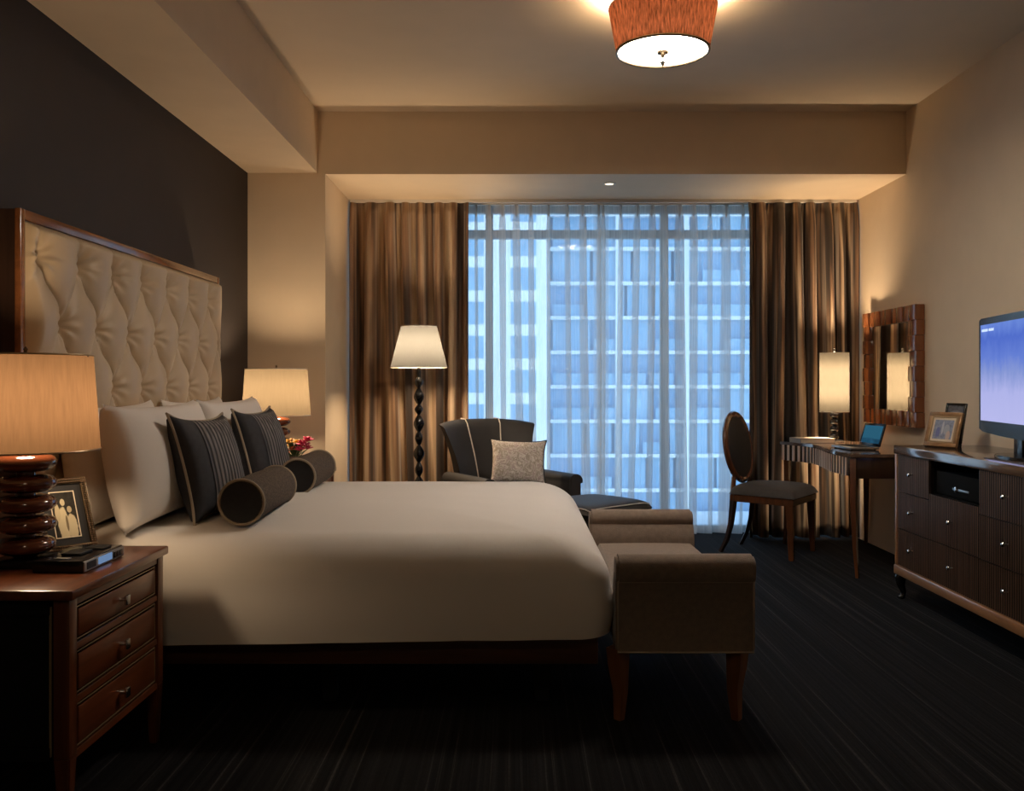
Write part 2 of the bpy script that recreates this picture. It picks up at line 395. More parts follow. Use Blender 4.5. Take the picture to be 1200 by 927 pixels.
    def obj(s, name, mat, parent=None, smooth=35, weld=True, loc=None):
        if weld: bmesh.ops.remove_doubles(s.bm, verts=s.bm.verts[:], dist=1e-6)
        bmesh.ops.recalc_face_normals(s.bm, faces=s.bm.faces[:])
        me = bpy.data.meshes.new(name); s.bm.to_mesh(me); s.bm.free()
        me.materials.append(MATS[mat] if isinstance(mat, str) else mat)
        if smooth:
            me.polygons.foreach_set('use_smooth', [True] * len(me.polygons))
            me.set_sharp_from_angle(angle=math.radians(smooth))
        o = bpy.data.objects.new(name, me); COL.objects.link(o)
        if parent: o.parent = parent
        if loc: o.location = loc
        return o
def bx(*a, **k): return MB().box(*a, **k)
def tag(o, label, cat, group=None, kind=None):
    o['label'] = label; o['category'] = cat
    if group: o['group'] = group
    if kind: o['kind'] = kind
    return o
def thing(name, label, cat, loc=(0, 0, 0), rz=0.0, group=None):
    o = bpy.data.objects.new(name, None); COL.objects.link(o); o.empty_display_size = 0.1
    o.location = loc; o.rotation_euler = (0, 0, rz); return tag(o, label, cat, group)
def struct(name, mb, mat, smooth=0, parent=None):
    o = mb.obj(name, mat, parent, smooth)
    if parent is None: o['kind'] = 'structure'
    return o
def copy_tree(o, parent=None):
    c = o.copy(); COL.objects.link(c)
    if parent: c.parent = parent
    for ch in list(o.children): copy_tree(ch, c)
    return c
def lamp_light(parent, loc, power, color, radius=0.03):
    l = bpy.data.lights.new('bulb_light', 'POINT'); l.energy = power; l.color = color; l.shadow_soft_size = radius
    o = bpy.data.objects.new('bulb_light', l); COL.objects.link(o); o.parent = parent; o.location = loc; return o
def lerp(a, b, t): return a + (b - a) * t
def interp(x, pts):
    if x <= pts[0][0]: return pts[0][1]
    for (a, p), (b, q) in zip(pts, pts[1:]):
        if x <= b:
            t = (x - a) / (b - a); return p + (q - p) * t
    return pts[-1][1]
def sinterp(x, pts):
    """smooth (Catmull-Rom) interpolation"""
    n = len(pts)
    if x <= pts[0][0]: return pts[0][1]
    if x >= pts[-1][0]: return pts[-1][1]
    for i in range(n - 1):
        if pts[i][0] <= x <= pts[i + 1][0]:
            t = (x - pts[i][0]) / (pts[i + 1][0] - pts[i][0])
            p0 = pts[max(i - 1, 0)][1]; p1 = pts[i][1]; p2 = pts[i + 1][1]; p3 = pts[min(i + 2, n - 1)][1]
            return 0.5 * ((2 * p1) + (-p0 + p2) * t + (2 * p0 - 5 * p1 + 4 * p2 - p3) * t * t + (-p0 + 3 * p1 - 3 * p2 + p3) * t ** 3)
WARM = (1.0, 0.72, 0.45)

# ------------------------------------------------------------------ the room
XL, XR, YN, YB, YW = -1.81, 2.64, -1.7, 6.16, 7.30
ZC, ZS = 3.03, 2.607
struct('floor', bx(XL - .1, XR + .1, YN - .1, YW + .08, -0.1, 0), 'carpet')
struct('ceiling', bx(XL - .1, XR + .1, YN - .1, YB + .2, ZC, ZC + .1), 'ceiling_paint')
struct('wall_left', bx(XL - .1, XL, YN - .1, YB, 0, ZC), 'accent_paint')
struct('wall_right', bx(XR, XR + .1, YN - .1, YW + .08, 0, ZC), 'wall_paint')
struct('wall_near', bx(XL, XR, YN - .1, YN, 0, ZC), 'wall_paint')
struct('beam_left', bx(XL, -1.337, YN, YB, ZS + .008, ZC), 'wall_paint')
struct('beam_back', bx(XL - .1, XR, YB, YW + .08, ZS, ZC), 'wall_paint')
struct('column_left', bx(XL - .1, -1.285, YB, YW + .08, 0, ZS), 'wall_paint')
# window: frame, mullions, panes
win = bpy.data.objects.new('window_1', None); COL.objects.link(win); win['kind'] = 'structure'
win.location = (0.66, 7.34, 0)
fx0, fx1 = -1.945, 1.98
fr = MB()
fr.box(fx0, fx1, -.04, .04, 0, .05); fr.box(fx0, fx1, -.04, .04, ZS - .05, ZS)
fr.box(fx0, fx0 + .05, -.04, .04, .05, ZS - .05); fr.box(fx1 - .05, fx1, -.04, .04, .05, ZS - .05)
fr.obj('window_frame', 'window_frame', win, 0)
bx(fx0 + .05, fx1 - .05, -.04, .04, 2.355, 2.42).obj('transom', 'window_frame', win, 0)
mull = [-0.87, 0.535]
for x in mull:
    bx(x - .03, x + .03, -.04, .04, .05, 2.355).obj('mullion', 'window_frame', win, 0)
    bx(x - .03, x + .03, -.04, .04, 2.42, ZS - .05).obj('mullion', 'window_frame', win, 0)
xs = [fx0 + .05] + mull + [fx1 - .05]
for a, b in zip(xs, xs[1:]):
    for z0, z1 in ((.05, 2.355), (2.42, ZS - .05)):
        bx(a + .03 if a in mull else a, b - .03 if b in mull else b, -.004, .004, z0, z1).obj('pane', 'window_glass', win, 0)
struct('trim_1', bx(-1.285, XR, 7.385, 8.55, -0.25, -0.01, bev=.01), 'pale_stone')

# ------------------------------------------------------------------ far buildings outside
def tower():
    t = thing('apartment_tower', 'blue glazed apartment tower with white floor lines behind the sheer curtain', 'building', (2.95, 85, -26))
    Wd = 46.0
    bx(0, Wd, 1.2, 14, 0, 62).obj('building_core', 'tower_glass_deep', t, 0)
    zz = 3.99 + 26
    rng = random.Random(3)
    for k in range(-7, 8):
        z = zz + 3.22 * k
        bx(-.2, Wd, 0, 1.2, z - .16, z + .18).obj('floor_slab', 'slab_edge', t, 0)
        if -6 <= k <= 7:
            x = 0.4
            while x < 31:
                w = rng.choice((2.6, 3.2, 3.2, 3.8))
                if rng.random() < 0.55:
                    bx(x + .15, x + w - .15, .55, .75, z - 3.04, z - .16).obj('window', 'tower_glass', t, 0)
                else:
                    bx(x + .15, x + w - .15, .15, .22, z - 3.04, z - 1.95).obj('balcony_rail', 'tower_glass', t, 0)
                x += w
    for x in (0, 6.6, 13.0, 19.4, 25.8):
        bx(x - .2, x + .25, -.05, 1.2, 0, 62).obj('pier', 'slab_edge', t, 0)
tower()
def white_block():
    t = thing('apartment_block', 'white walled apartment block with square blue windows at the left of the tower', 'building', (-16, 80, -26))
    bx(0, 18.8, 0, 14, 0, 62).obj('building_wall', 'tower_wall', t, 0)
    for k in range(-5, 7):
        z = 26 + 6.3 + 3.0 * k
        for x0, w in ((6.0, 2.2), (11.7, 1.5), (15.6, 2.2), (18.85, 1.0)):
            if x0 > 18: bx(x0 - .1, x0 + .02, 1.5, 5, z, z + 1.9).obj('window', 'tower_glass', t, 0)
            else: bx(x0, x0 + w, -.08, .1, z, z + 1.95).obj('window', 'tower_glass', t, 0)
white_block()

# ------------------------------------------------------------------ curtains
def curtain(name, label, cat, mat, x0, x1, yc, z0, z1, nf, amp, over, seed, per=18, thick=0.0, nz=26, group=None, zig=False):
    rng = random.Random(seed); n = nf * per
    am = [rng.uniform(0.75, 1.2) for _ in range(nf + 2)]; ph = [rng.uniform(-.12, .12) for _ in range(nf + 2)]
    xs = [0.0]
    for _ in range(nf): xs.append(xs[-1] + rng.uniform(0.75, 1.25))
    xs = [x0 + (x1 - x0) * q / xs[-1] for q in xs]
    fw = (x1 - x0) / nf
    hem = [rng.uniform(-.012, .012) for _ in range(nf + 2)]
    drift = [rng.uniform(-.5, .5) * fw for _ in range(nf + 2)]
    def at(u, v):
        k = min(int(u * nf), nf - 1); f = u * nf - k
        z = lerp(z0, z1, v)
        a0 = lerp(am[k], am[k + 1], f)
        top = min(1.0, max(0.0, (z1 - z) / 0.16)); top = top * top * (3 - 2 * top)
        full = lerp(0.30, 1.0, top)
        th = 2 * PI * (f + (ph[k] if 0 else 0))
        # soft pleat, pinched narrow at the heading
        c = math.cos(th)
        sh = math.copysign(abs(c) ** lerp(0.7, 0.8, top), c)
        y = yc - amp * a0 * full * sh
        x = lerp(xs[k], xs[k + 1], f) + over * fw * a0 * math.sin(2 * th) * lerp(0.4, 1, top) * (0.6 + 0.4 * (1 - v))
        if zig:
            si = math.sin(th); y = yc - amp * a0 * lerp(.6, 1, top) * math.copysign(abs(si) ** .8, si)
            x = lerp(xs[k], xs[k + 1], f) + over * fw * a0 * lerp(.75, 1, top) * si
        d = lerp(drift[k], drift[k + 1], f) * (1 - v) ** 1.3 * min(1, u * 6, (1 - u) * 6)
        return Vector((x + d, y + 0.006 * mnoise.noise(Vector((x * 7, z * 1.3, seed))), z))
    arc = [0.0]; p = at(0, 0.5)
    for i in range(n):
        q = at((i + 1) / n, 0.5); arc.append(arc[-1] + (q - p).length); p = q
    mb = MB(); mb.grid(at, n, nz, uvfn=lambda a, b: (arc[round(a * n)], lerp(z0, z1, b)))
    o = mb.obj(name, mat, None, 80)
    if zig:
        for k in range(nf):
            pc = at((k + .5) / nf, .975); q = MB(); q.sphere(pc, (.008, .010, .030), 10, 8); q.box(pc.x - .010, pc.x + .010, pc.y - .008, pc.y + .008, pc.z + .025, z1 + .001, bev=.002); q.obj('pinch_pleat', 'curtain_tape', o)
    if thick:
        md = o.modifiers.new('cloth_thickness', 'SOLIDIFY'); md.thickness = thick; md.offset = 0
    return tag(o, label, cat, group)
curtain('drape', 'brown and black striped full-length drape at the left side of the window', 'curtain', 'drape_left', -1.272, -0.36, 7.03, 0.012, 2.585, 7, 0.060, 0.10, 11, 22, 0.004)
curtain('drape', 'brown and black striped full-length drape at the right, behind the desk lamp', 'curtain', 'drape_right', 1.79, 2.632, 7.03, 0.012, 2.585, 7, 0.06, 0.10, 5, 22, 0.004)
curtain('sheer_curtain', 'white voile sheer on the left half of the window behind the armchair', 'curtain', 'sheer_voile', -0.62, 0.73, 7.165, 0.012, 2.592, 11, 0.038, 0.40, 2, 32, zig=True)
curtain('sheer_curtain', 'white voile sheer on the right half of the window behind the oval-backed chair', 'curtain', 'sheer_voile', 0.62, 2.02, 7.18, 0.012, 2.592, 11, 0.038, 0.40, 9, 32, zig=True)
trk = thing('curtain_track', 'pale curtain track along the ceiling above the drapes and sheers', 'curtain track', (0.68, 7.09, ZS - .012))
bx(-1.955, 1.95, -.075, -.045, -.010, .011).obj('rail', 'white_paint', trk, 0)
bx(-1.955, 1.95, .06, .11, -.002, .011).obj('rail', 'white_paint', trk, 0)

# ------------------------------------------------------------------ ceiling things
def pendant(label, loc, dmat, power):
    t = thing('ceiling_lamp', label, 'lamp', loc, 0, 'ceiling lamps')
    prof = [(0.213 + 0.037 * i / 10, 0.205 * i / 10) for i in range(11)]
    sh = MB(); sh.lathe(prof, 288, caps=False, rfun=lambda a, z: 1 + 0.016 * math.cos(a * 60)); sh.obj('lamp_shade', 'shade_pleat', t, 60)
    rim = MB(); rim.tube([(0.213 * math.cos(a), 0.213 * math.sin(a), 0.0) for a in [2 * PI * i / 64 for i in range(64)]], 0.007, 8, True); rim.obj('shade_rim', 'bronze', t)
    rim = MB(); rim.tube([(0.25 * math.cos(a), 0.25 * math.sin(a), 0.205) for a in [2 * PI * i / 64 for i in range(64)]], 0.004, 8, True); rim.obj('shade_rim', 'bronze', t)
    d = MB(); d.lathe([(0.001, -0.0), (0.19, 0.004), (0.208, 0.008), (0.19, 0.012), (0.001, 0.012)], 64); d.obj('diffuser', dmat, t)
    f = MB(); f.lathe([(0.006, 0.0), (0.030, -0.002), (0.027, -0.010), (0.012, -0.017), (0.008, -0.026)], 24); fo = f.obj('finial', 'bronze', t)
    g = MB(); g.lathe([(0.003, -0.026), (0.014, -0.038), (0.016, -0.050), (0.007, -0.064), (0.001, -0.072)], 8); g.obj('crystal_drop', 'silver', fo, 20)['label'] = 'faceted crystal drop'
    r = MB(); r.lathe([(0.008, 0.012), (0.008, 0.26)], 16); r.lathe([(0.06, 0.26), (0.065, 0.28)], 32); r.obj('stem', 'bronze', t)
    lamp_light(t, (0.10, 0, 0.16), power, (1.0, 0.72, 0.42), 0.04)
    lamp_light(t, (-0.10, 0, 0.16), power, (1.0, 0.72, 0.42), 0.04)
pendant('round ceiling lamp with pleated red-brown shade and glowing white diffuser over the bed end', (0.69, 4.27, 2.75), 'lamp_diffuser', P_CEIL)
pendant('unseen added fill lamp with pleated shade over the entrance end of the room', (-0.30, 0.20, 2.75), 'fill_diffuser', P_FILL)  # out of view, added to brighten the near side of the bed
dl = thing('downlight', 'small round recessed downlight in the ceiling above the window', 'lamp', (0.665, 6.45, ZS))
mb = MB(); mb.lathe([(0.030, 0.0), (0.030, -0.006), (0.045, -0.005), (0.047, 0.0)], 32, caps=False); mb.obj('bezel', 'white_paint', dl)
mb = MB(); mb.lathe([(0.030, -0.0005), (0.030, -0.002)], 32); mb.obj('lens', 'downlight_lens', dl)

# ------------------------------------------------------------------ bed
BY0, BY1 = 3.20, 5.15
def bed():
    t = thing('bed', 'king bed with tall wood-framed cream tufted headboard against the dark wall', 'bed', (-0.68, 4.175, 0))
    ox, oy = 0.68, -4.175
    # headboard frame
    y0, y1, zt = 3.10, 5.19, 1.795
    fr = MB()
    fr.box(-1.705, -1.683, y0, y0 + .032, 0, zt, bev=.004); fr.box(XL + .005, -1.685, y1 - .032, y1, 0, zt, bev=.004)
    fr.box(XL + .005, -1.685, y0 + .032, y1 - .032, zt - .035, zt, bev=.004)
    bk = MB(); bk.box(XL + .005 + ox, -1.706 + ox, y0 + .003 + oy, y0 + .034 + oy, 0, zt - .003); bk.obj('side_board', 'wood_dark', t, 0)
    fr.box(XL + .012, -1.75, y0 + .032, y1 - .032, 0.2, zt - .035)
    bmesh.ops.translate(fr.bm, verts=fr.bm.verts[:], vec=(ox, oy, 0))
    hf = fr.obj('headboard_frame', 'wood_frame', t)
    # tufted panel
    py0, py1, pz0, pz1 = y0 + .033, y1 - .03, 0.40, zt - .034
    b0, bz, sy, sz = 3.21, 1.645, 0.2915, 0.233
    Hh = 0.066
    def hgt(y, z):
        u = (y - b0) / sy; v = (bz - z) / sz
        if v > 0: a, b = u + v / 2, u - v / 2
        else: a = b = u
        bw = math.sin(2 * PI * a) * .07 if v > 0 else 0
        sa, sb = abs(math.sin(PI * a)), abs(math.sin(PI * (b + bw)))
        h = (0.30 + 0.70 * sa ** 0.8) * sb ** 0.42 if v > 0 else lerp(1, sa ** .5, min(1, .55 + .0)) * (1 if v < -0.25 else 1) * lerp(1, 1, 1)
        if v <= 0: h = sa ** 0.5 * (0.30 + 0.70 * sa ** 0.8) if v > -.15 else lerp(sa ** 0.5 * (0.30 + 0.70 * sa ** 0.8), sa ** .5, min(1, (-v - .15) / .25))
        # wrinkle of the slack leather running into each button
        j = round(v); jj = max(j, 0); off = 0.5 if jj % 2 else 0.0
        ui = round(u - off) + off
        du, dv = (u - ui) * sy, (v - jj) * sz
        r2 = du * du + dv * dv
        h = h * 0.82 + 0.18 - 0.40 * math.exp(-r2 / 0.0010)
        ang = math.atan2(dv, du)
        h += 0.06 * math.sin(ang * 9 + ui * 2) * math.exp(-((math.sqrt(r2) - .05) / .035) ** 2)
        e = min(y - py0, py1 - y, pz1 - z + .0)
        h *= min(1, max(0, e) / 0.035) ** 0.5
        h = lerp(0.62, h, min(1, max(0, py1 - y) / 0.10)) if py1 - y < 0.10 else h
        h *= min(1, max(0, e) / 0.02) ** 0.5
        return h * Hh
    N1, N2 = 300, 200
    pan = MB(); pan.grid(lambda u, v: Vector((-1.700 + hgt(lerp(py0, py1, u), lerp(pz0, pz1, v)) + ox, lerp(py0, py1, u) + oy, lerp(pz0, pz1, v))), N1, N2)
    hp = pan.obj('headboard_panel', 'cream_leather', t, 60)
    for j in range(4):
        for i in range(7 - j % 2):
            y = b0 + sy * (i + (0.5 if j % 2 else 0)); z = bz - sz * j
            q = MB(); q.sphere((-1.700 + 0.004 + ox, y + oy, z), (0.009, 0.014, 0.014), 14, 8); q.obj('button', 'cream_leather', hp)
    # base rails and feet
    r = MB(); r.box(-1.68 + ox, 0.295 + ox, BY0 + .05 + oy, BY0 + .085 + oy, .195, .30, bev=.004); r.obj('side_rail', 'wood_dark_x', t)
    r = MB(); r.box(-1.68 + ox, 0.295 + ox, BY1 - .085 + oy, BY1 - .05 + oy, .195, .30, bev=.004); r.obj('side_rail', 'wood_dark_x', t)
    r = MB(); r.box(.262 + ox, .297 + ox, BY0 + .085 + oy, BY1 - .085 + oy, .195, .30, bev=.004); r.obj('foot_rail', 'wood_dark_x', t)
    for x in (-1.5, -0.7, 0.1):
        for y in (BY0 + .25, BY1 - .25):
            q = MB(); q.taper(.025, .035, 0, .2, (x + ox, y + oy), (x + ox, y + oy)); q.obj('leg', 'black_matte', t)
    r = MB(); r.box(-1.655 + ox, .24 + ox, BY0 + .10 + oy, BY1 - .10 + oy, .26, .60, bev=.05, seg=3); r.obj('mattress', 'pillow_linen', t)
bed()
def bedspread():
    prof = []   # (inset, z) from hem up over the shoulder to the crown
    for i in range(9): prof.append((0.0 - 0.012 * math.sin(PI * i / 8), lerp(0.270, 0.475, i / 8)))
    for i in range(1, 15):
        a = PI / 2 * i / 14; prof.append((0.25 * (1 - math.cos(a)) ** 0.95, 0.475 + 0.178 * math.sin(a) ** 0.9))
    for i in range(1, 11):
        f = i / 10; prof.append((0.25 + (0.70) * f, 0.653 + 0.030 * (1 - (1 - f) ** 2)))
    x0, x1, y0, y1 = -1.665, 0.345, BY0 - .005, BY1 + .005
    def outline(ins, z, n=60):
        a0, a1 = x0 + min(ins * 0.25, 0.25), x1 - ins
        iy = ins * .55 if ins < .25 else .1375 + (ins - .25)
        b0, b1 = y0 + iy, y1 - iy
        R = max(0.03, 0.13 - ins * 0.35); R = min(R, (b1 - b0) / 2.01)
        pts = []
        def seg(p, q, m): 
            for k in range(m): pts.append((lerp(p[0], q[0], k / m), lerp(p[1], q[1], k / m)))
        def arc(c, s, m):
            for k in range(m):
                a = s + PI / 2 * k / m; pts.append((c[0] + R * math.cos(a), c[1] + R * math.sin(a)))
        seg((a0, b0), (a1 - R, b0), 60); arc((a1 - R, b0 + R), -PI / 2, 12); seg((a1, b0 + R), (a1, b1 - R), 40)
        arc((a1 - R, b1 - R), 0, 12); seg((a1 - R, b1), (a0, b1), 60); seg((a0, b1), (a0, b0), 30)
        return pts
    bm = bmesh.new(); rings = []
    for ins, z in prof:
        o = outline(ins, z); low = max(0, (0.5 - z) / 0.22)
        ring = []
        for (x, y) in o:
            hemw = low * 0.010 * mnoise.noise(Vector((x * 1.3, y * 1.3, 3)))
            bill = low * 0.006 * mnoise.noise(Vector((x * 4.0, y * 4.0, 8)))
            # the hem rises a little towards the foot
            up = low * 0.028 * max(0, (x + 1.6) / 1.9)
            sgn = -1 if y < 4.17 else 1
            ring.append(bm.verts.new((x + (bill if abs(x - x1) < .2 else 0), y + sgn * bill, z + hemw + up + 0.002 * mnoise.noise(Vector((x * 5, y * 5, z))))))
        rings.append(ring)
    n = len(rings[0])
    for p, q in zip(rings, rings[1:]):
        for i in range(n): bm.faces.new((p[i], p[(i + 1) % n], q[(i + 1) % n], q[i]))
    bm.faces.new(rings[-1])
    mb = MB(); mb._merge(bm); o = mb.obj('bedspread', 'bed_linen', None, 60)
    tag(o, 'smooth cream bedspread hanging over the sides of the king bed', 'bedspread')
bedspread()

def pillow_mesh(w, h, T, nu=44, nv=36, pinch=0.05, wr=0.004, seed=0, ears=0.012):
    """a pillow in local x (width) / z (height), thickness along y; base at z = 0"""
    def f(side):
        def g(u, v):
            a, b = 2 * u - 1, 2 * v - 1
            ea, eb = 1 - abs(a) ** 2.4, 1 - abs(b) ** 2.4
            th = T / 2 * max(0, ea * eb) ** 0.36
            x = a * w / 2 * (1 - pinch * (1 - b * b) ** 1.0 * abs(a) ** 3) 
            z = b * h / 2 * (1 - pinch * (1 - a * a) ** 1.0 * abs(b) ** 3)
            k = (abs(a) * abs(b)) ** 6
            x += math.copysign(ears * k, a); z += math.copysign(ears * k, b)
            wv = wr * mnoise.noise(Vector((x * 9, z * 9, seed + side))) * (ea * eb) ** 0.3 if ea * eb > 0 else 0
            return Vector((x, side * th + wv * side, z + h / 2))
        return g
    return f
def pillow(name, label, mat, w, h, T, loc, rz, lean, tilt=0.0, group=None, cat='pillow', piping=None, seed=0, **k):
    """front of the pillow faces local -y; lean tips the top back (+y)"""
    f = pillow_mesh(w, h, T, seed=seed, **k)
    mb = MB(); mb.grid(f(-1), 44, 36); mb.grid(f(1), 44, 36)
    bmesh.ops.remove_doubles(mb.bm, verts=mb.bm.verts[:], dist=1e-5)
    if piping:
        t = thing(name, label, cat, loc, 0, group)
        t.rotation_euler = (Matrix.Rotation(rz, 3, 'Z') @ Matrix.Rotation(-lean, 3, 'X') @ Matrix.Rotation(tilt, 3, 'Y')).to_euler()
        mb.obj('cushion_body', mat, t, 70)
        g = f(0); pts = []
        for q in range(40): pts.append(g(q / 40, 0))
        for q in range(40): pts.append(g(1, q / 40))
        for q in range(40): pts.append(g(1 - q / 40, 1))
        for q in range(40): pts.append(g(0, 1 - q / 40))
        p = MB(); p.tube(pts, 0.0055, 8, True); p.obj('piping', piping, t)
        return t
    o = mb.obj(name, mat, None, 70); o.location = loc
    o.rotation_euler = (Matrix.Rotation(rz, 3, 'Z') @ Matrix.Rotation(-lean, 3, 'X') @ Matrix.Rotation(tilt, 3, 'Y')).to_euler()
    return tag(o, label, cat, group)
HP = PI / 2     # turn so the front (-y) faces +x
gp = 'white bed pillows'
pillow('pillow', 'white pillow nearest the bedside table, leaning on the headboard behind another', 'pillow_linen', 0.80, 0.45, 0.17, (-1.565, 3.66, 0.665), HP, 0.14, 0.0, gp, seed=1)
pillow('pillow', 'white pillow at the far end leaning on the headboard behind another', 'pillow_linen', 0.80, 0.45, 0.17, (-1.565, 4.60, 0.665), HP, 0.14, 0.0, gp, seed=2)
pillow('pillow', 'plump white pillow standing behind the nearer dark striped cushion', 'pillow_linen', 0.90, 0.45, 0.23, (-1.385, 3.69, 0.668), HP, 0.17, 0.0, gp, seed=3)
pillow('pillow', 'plump white pillow standing behind the farther dark striped cushion', 'pillow_linen', 0.88, 0.45, 0.22, (-1.385, 4.62, 0.668), HP, 0.17, 0.0, gp, seed=4)

def striped_cushion(label, loc, rz, lean, tilt, seed):
    t = pillow('throw_cushion', label, 'cushion_plain', 0.50, 0.40, 0.16, loc, rz, lean, tilt, 'dark striped throw cushions', 'cushion', 'piping_grey', seed, pinch=0.07, ears=0.02)
    f = pillow_mesh(0.50, 0.40, 0.16, seed=seed, pinch=0.07, ears=0.02)(-1)
    mb = MB(); mb.grid(lambda u, v: f(lerp(0.20, 0.975, u), lerp(0.03, 0.97, v)) + Vector((0, -0.0035, 0)), 60, 30)
    mb.obj('ribbed_panel', 'cushion_ribbed', t, 70)['label'] = 'grey ribbed panel'
striped_cushion('dark grey ribbed square cushion behind the nearer brown bolster', (-1.195, 3.70, 0.668), HP - 0.06, 0.26, 0.03, 11)
striped_cushion('dark grey ribbed square cushion behind the farther brown bolster', (-1.205, 4.53, 0.668), HP - 0.06, 0.26, 0.0, 12)
def bolster(label, loc, rz):
    t = thing('bolster', label, 'cushion', loc, rz, 'brown bolster cushions')
    R, Ln = 0.083, 0.56
    prof = [(0.001, 0.004), (R * .5, 0.002), (R * .93, 0.0)] + [(R * (1 + .03 * math.sin(PI * i / 12)), lerp(0.004, Ln - .004, i / 12)) for i in range(13)] + [(R * .93, Ln), (R * .5, Ln - .002), (0.001, Ln - .004)]
    M = Matrix.Translation((0, -Ln / 2, R)) @ Matrix.Rotation(-PI / 2, 4, 'X')
    b = MB(); b.lathe(prof, 48, M=M); b.obj('bolster_body', 'bolster_fabric', t, 50)
    for q, e_ in ((0.0, -.002), (Ln, .002)):
        cp = MB(); cp.lathe([(.001, q + e_ * 2), (R * .5, q + e_ * 1.7), (R * .90, q + e_ * .6)], 40, M=M); cp.obj('shaded_cap', 'oval_fabric', t)  # bolster ends coloured black in place of the shade on them
    for q in (0.002, Ln - .002):
        p = MB(); p.tube([(R * math.cos(a), R * math.sin(a), q) for a in [2 * PI * i / 48 for i in range(48)]], 0.0055, 8, True, M=M); p.obj('piping', 'piping_grey', t)
bolster('nearer brown cylindrical bolster on the bed with pale corded ends', (-1.025, 3.66, 0.672), 0.03)
bolster('farther brown cylindrical bolster on the bed beside the flowers', (-1.035, 4.57, 0.672), 0.03)

# ------------------------------------------------------------------ bedside tables
def nightstand(label, loc):
    t = thing('bedside_table', label, 'table', loc, 0, 'bedside tables')
    D, Wd, Ht = 0.625, 0.644, 0.65       # local: back at x=0, front at x=D, y centred
    h = Wd / 2
    bx(0, D + .012, -h - .012, h + .012, Ht - .028, Ht, bev=.006).obj('table_top', 'wood_red', t)
    c = MB(); c.box(.02, D - .012, -h + .018, h - .018, .19, Ht - .028); c.box(.05, D - .06, -h + .008, -h + .03, .19, .225); c.box(.05, D - .06, -h + .008, -h + .03, Ht - .07, Ht - .028)
    c.obj('case', 'black_lacquer', t)
    for sy_ in (-1, 1):
        for x in (.022, D - .024):
            q = MB(); q.taper(.013, .022, 0, .2, (x, sy_ * (h - .022)), (x, sy_ * (h - .022))); q.box(x - .022, x + .022, sy_ * (h - .022) - .022, sy_ * (h - .022) + .022, .198, Ht - .028, bev=.003)
            q.obj('leg', 'wood_red_v', t)
    f = MB()
    for z0, z1 in ((.186, .205), (.334, .350), (.478, .494), (.600, .622)): f.box(D - .03, D - .006, -h + .044, h - .044, z0, z1)
    f.obj('front_rail', 'wood_red', t)
    s = MB(); s.box(.10, .104, -h + .012, -h + .018, .2, Ht - .05); s.box(D - .062, D - .058, -h + .012, -h + .018, .2, Ht - .05); s.obj('side_bead', 'bead_trim', t, 0)
    for z0, z1 in ((.207, .332), (.352, .476), (.496, .598)):
        d = MB(); d.box(D - .03, D - .012, -h + .047, h - .047, z0, z1); d.box(D - .013, D - .006, -h + .062, h - .062, z0 + .014, z1 - .014, bev=.003)
        do = d.obj('drawer', 'wood_red', t)
        b = MB()
        for (ya, yb, za, zb) in ((-h + .052, h - .052, z0 + .006, z0 + .0085), (-h + .052, h - .052, z1 - .0085, z1 - .006), (-h + .052, -h + .0545, z0 + .0085, z1 - .0085), (h - .0545, h - .052, z0 + .0085, z1 - .0085)):
            b.box(D - .013, D - .0095, ya, yb, za, zb)
        b.obj('bead', 'bead_trim', do, 0)
        k = MB(); zc = (z0 + z1) / 2; k.lathe([(.006, 0), (.006, .018)], 12, M=Matrix.Translation((D - .006, 0, zc)) @ Matrix.Rotation(PI / 2, 4, 'Y'))
        k.box(D + .010, D + .020, -.013, .013, zc - .015, zc + .015, bev=.004); k.obj('knob', 'silver', do)
    return t
nightstand('three-drawer red-brown bedside table at lower left, nearest the camera', (XL + .005, 2.738, 0))
nightstand('red-brown bedside table in the far corner, mostly hidden behind the bed', (XL + .005, 5.62, 0))

def table_lamp(label, loc, mat, power, sc=1.0):
    t = thing('table_lamp', label, 'lamp', loc, 0, 'bedside lamps')
    bx(-.075, .075, -.075, .075, 0, .024, bev=.003).obj('base', 'black_lacquer', t)
    prof = [(.03, .024), (.04, .03)]
    zs = [.060, .123, .184, .246, .308]
    for i, z in enumerate(zs):
        for k in range(13):
            a = -PI / 2 + PI * k / 12
            prof.append((.028 + (.058 if i else .056) * abs(math.cos(a)) ** 0.75, z + .0275 * math.sin(a)))
    prof += [(.02, .345), (.012, .35), (.012, .40)]
    b = MB(); b.lathe(prof, 48); b.obj('stem', 'brown_lacquer', t, 50)
    sh = MB(); sh.lathe([(lerp(.207, .187, i / 8), lerp(.346, .632, i / 8)) for i in range(9)], 64, caps=False); so = sh.obj('lamp_shade', mat, t, 60)
    for r, z in ((.207, .346), (.187, .632)):
        p = MB(); p.tube([(r * math.cos(a), r * math.sin(a), z) for a in [2 * PI * i / 64 for i in range(64)]], .003, 6, True); p.obj('shade_rim', 'piping_white' if mat != 'shade_amber' else 'bead_trim', so)
    f = MB(); f.lathe([(.004, .40), (.004, .63), (.009, .632), (.009, .638), (.004, .642), (.007, .650), (.001, .658)], 16); f.tube([(-.19, 0, .628), (0, 0, .632), (.19, 0, .628)], .002, 6); f.obj('finial', 'bronze', t)
    lamp_light(t, (0, 0, .49), power, WARM, .06)
table_lamp('bedside lamp with amber drum shade and stacked glossy brown discs, at the left edge', (-1.478, 2.75, 0.65), 'shade_amber', P_NEAR)
table_lamp('bedside lamp with cream drum shade lighting the far corner behind the pillows', (-1.474, 5.62, 0.65), 'shade_cream', P_FAR)

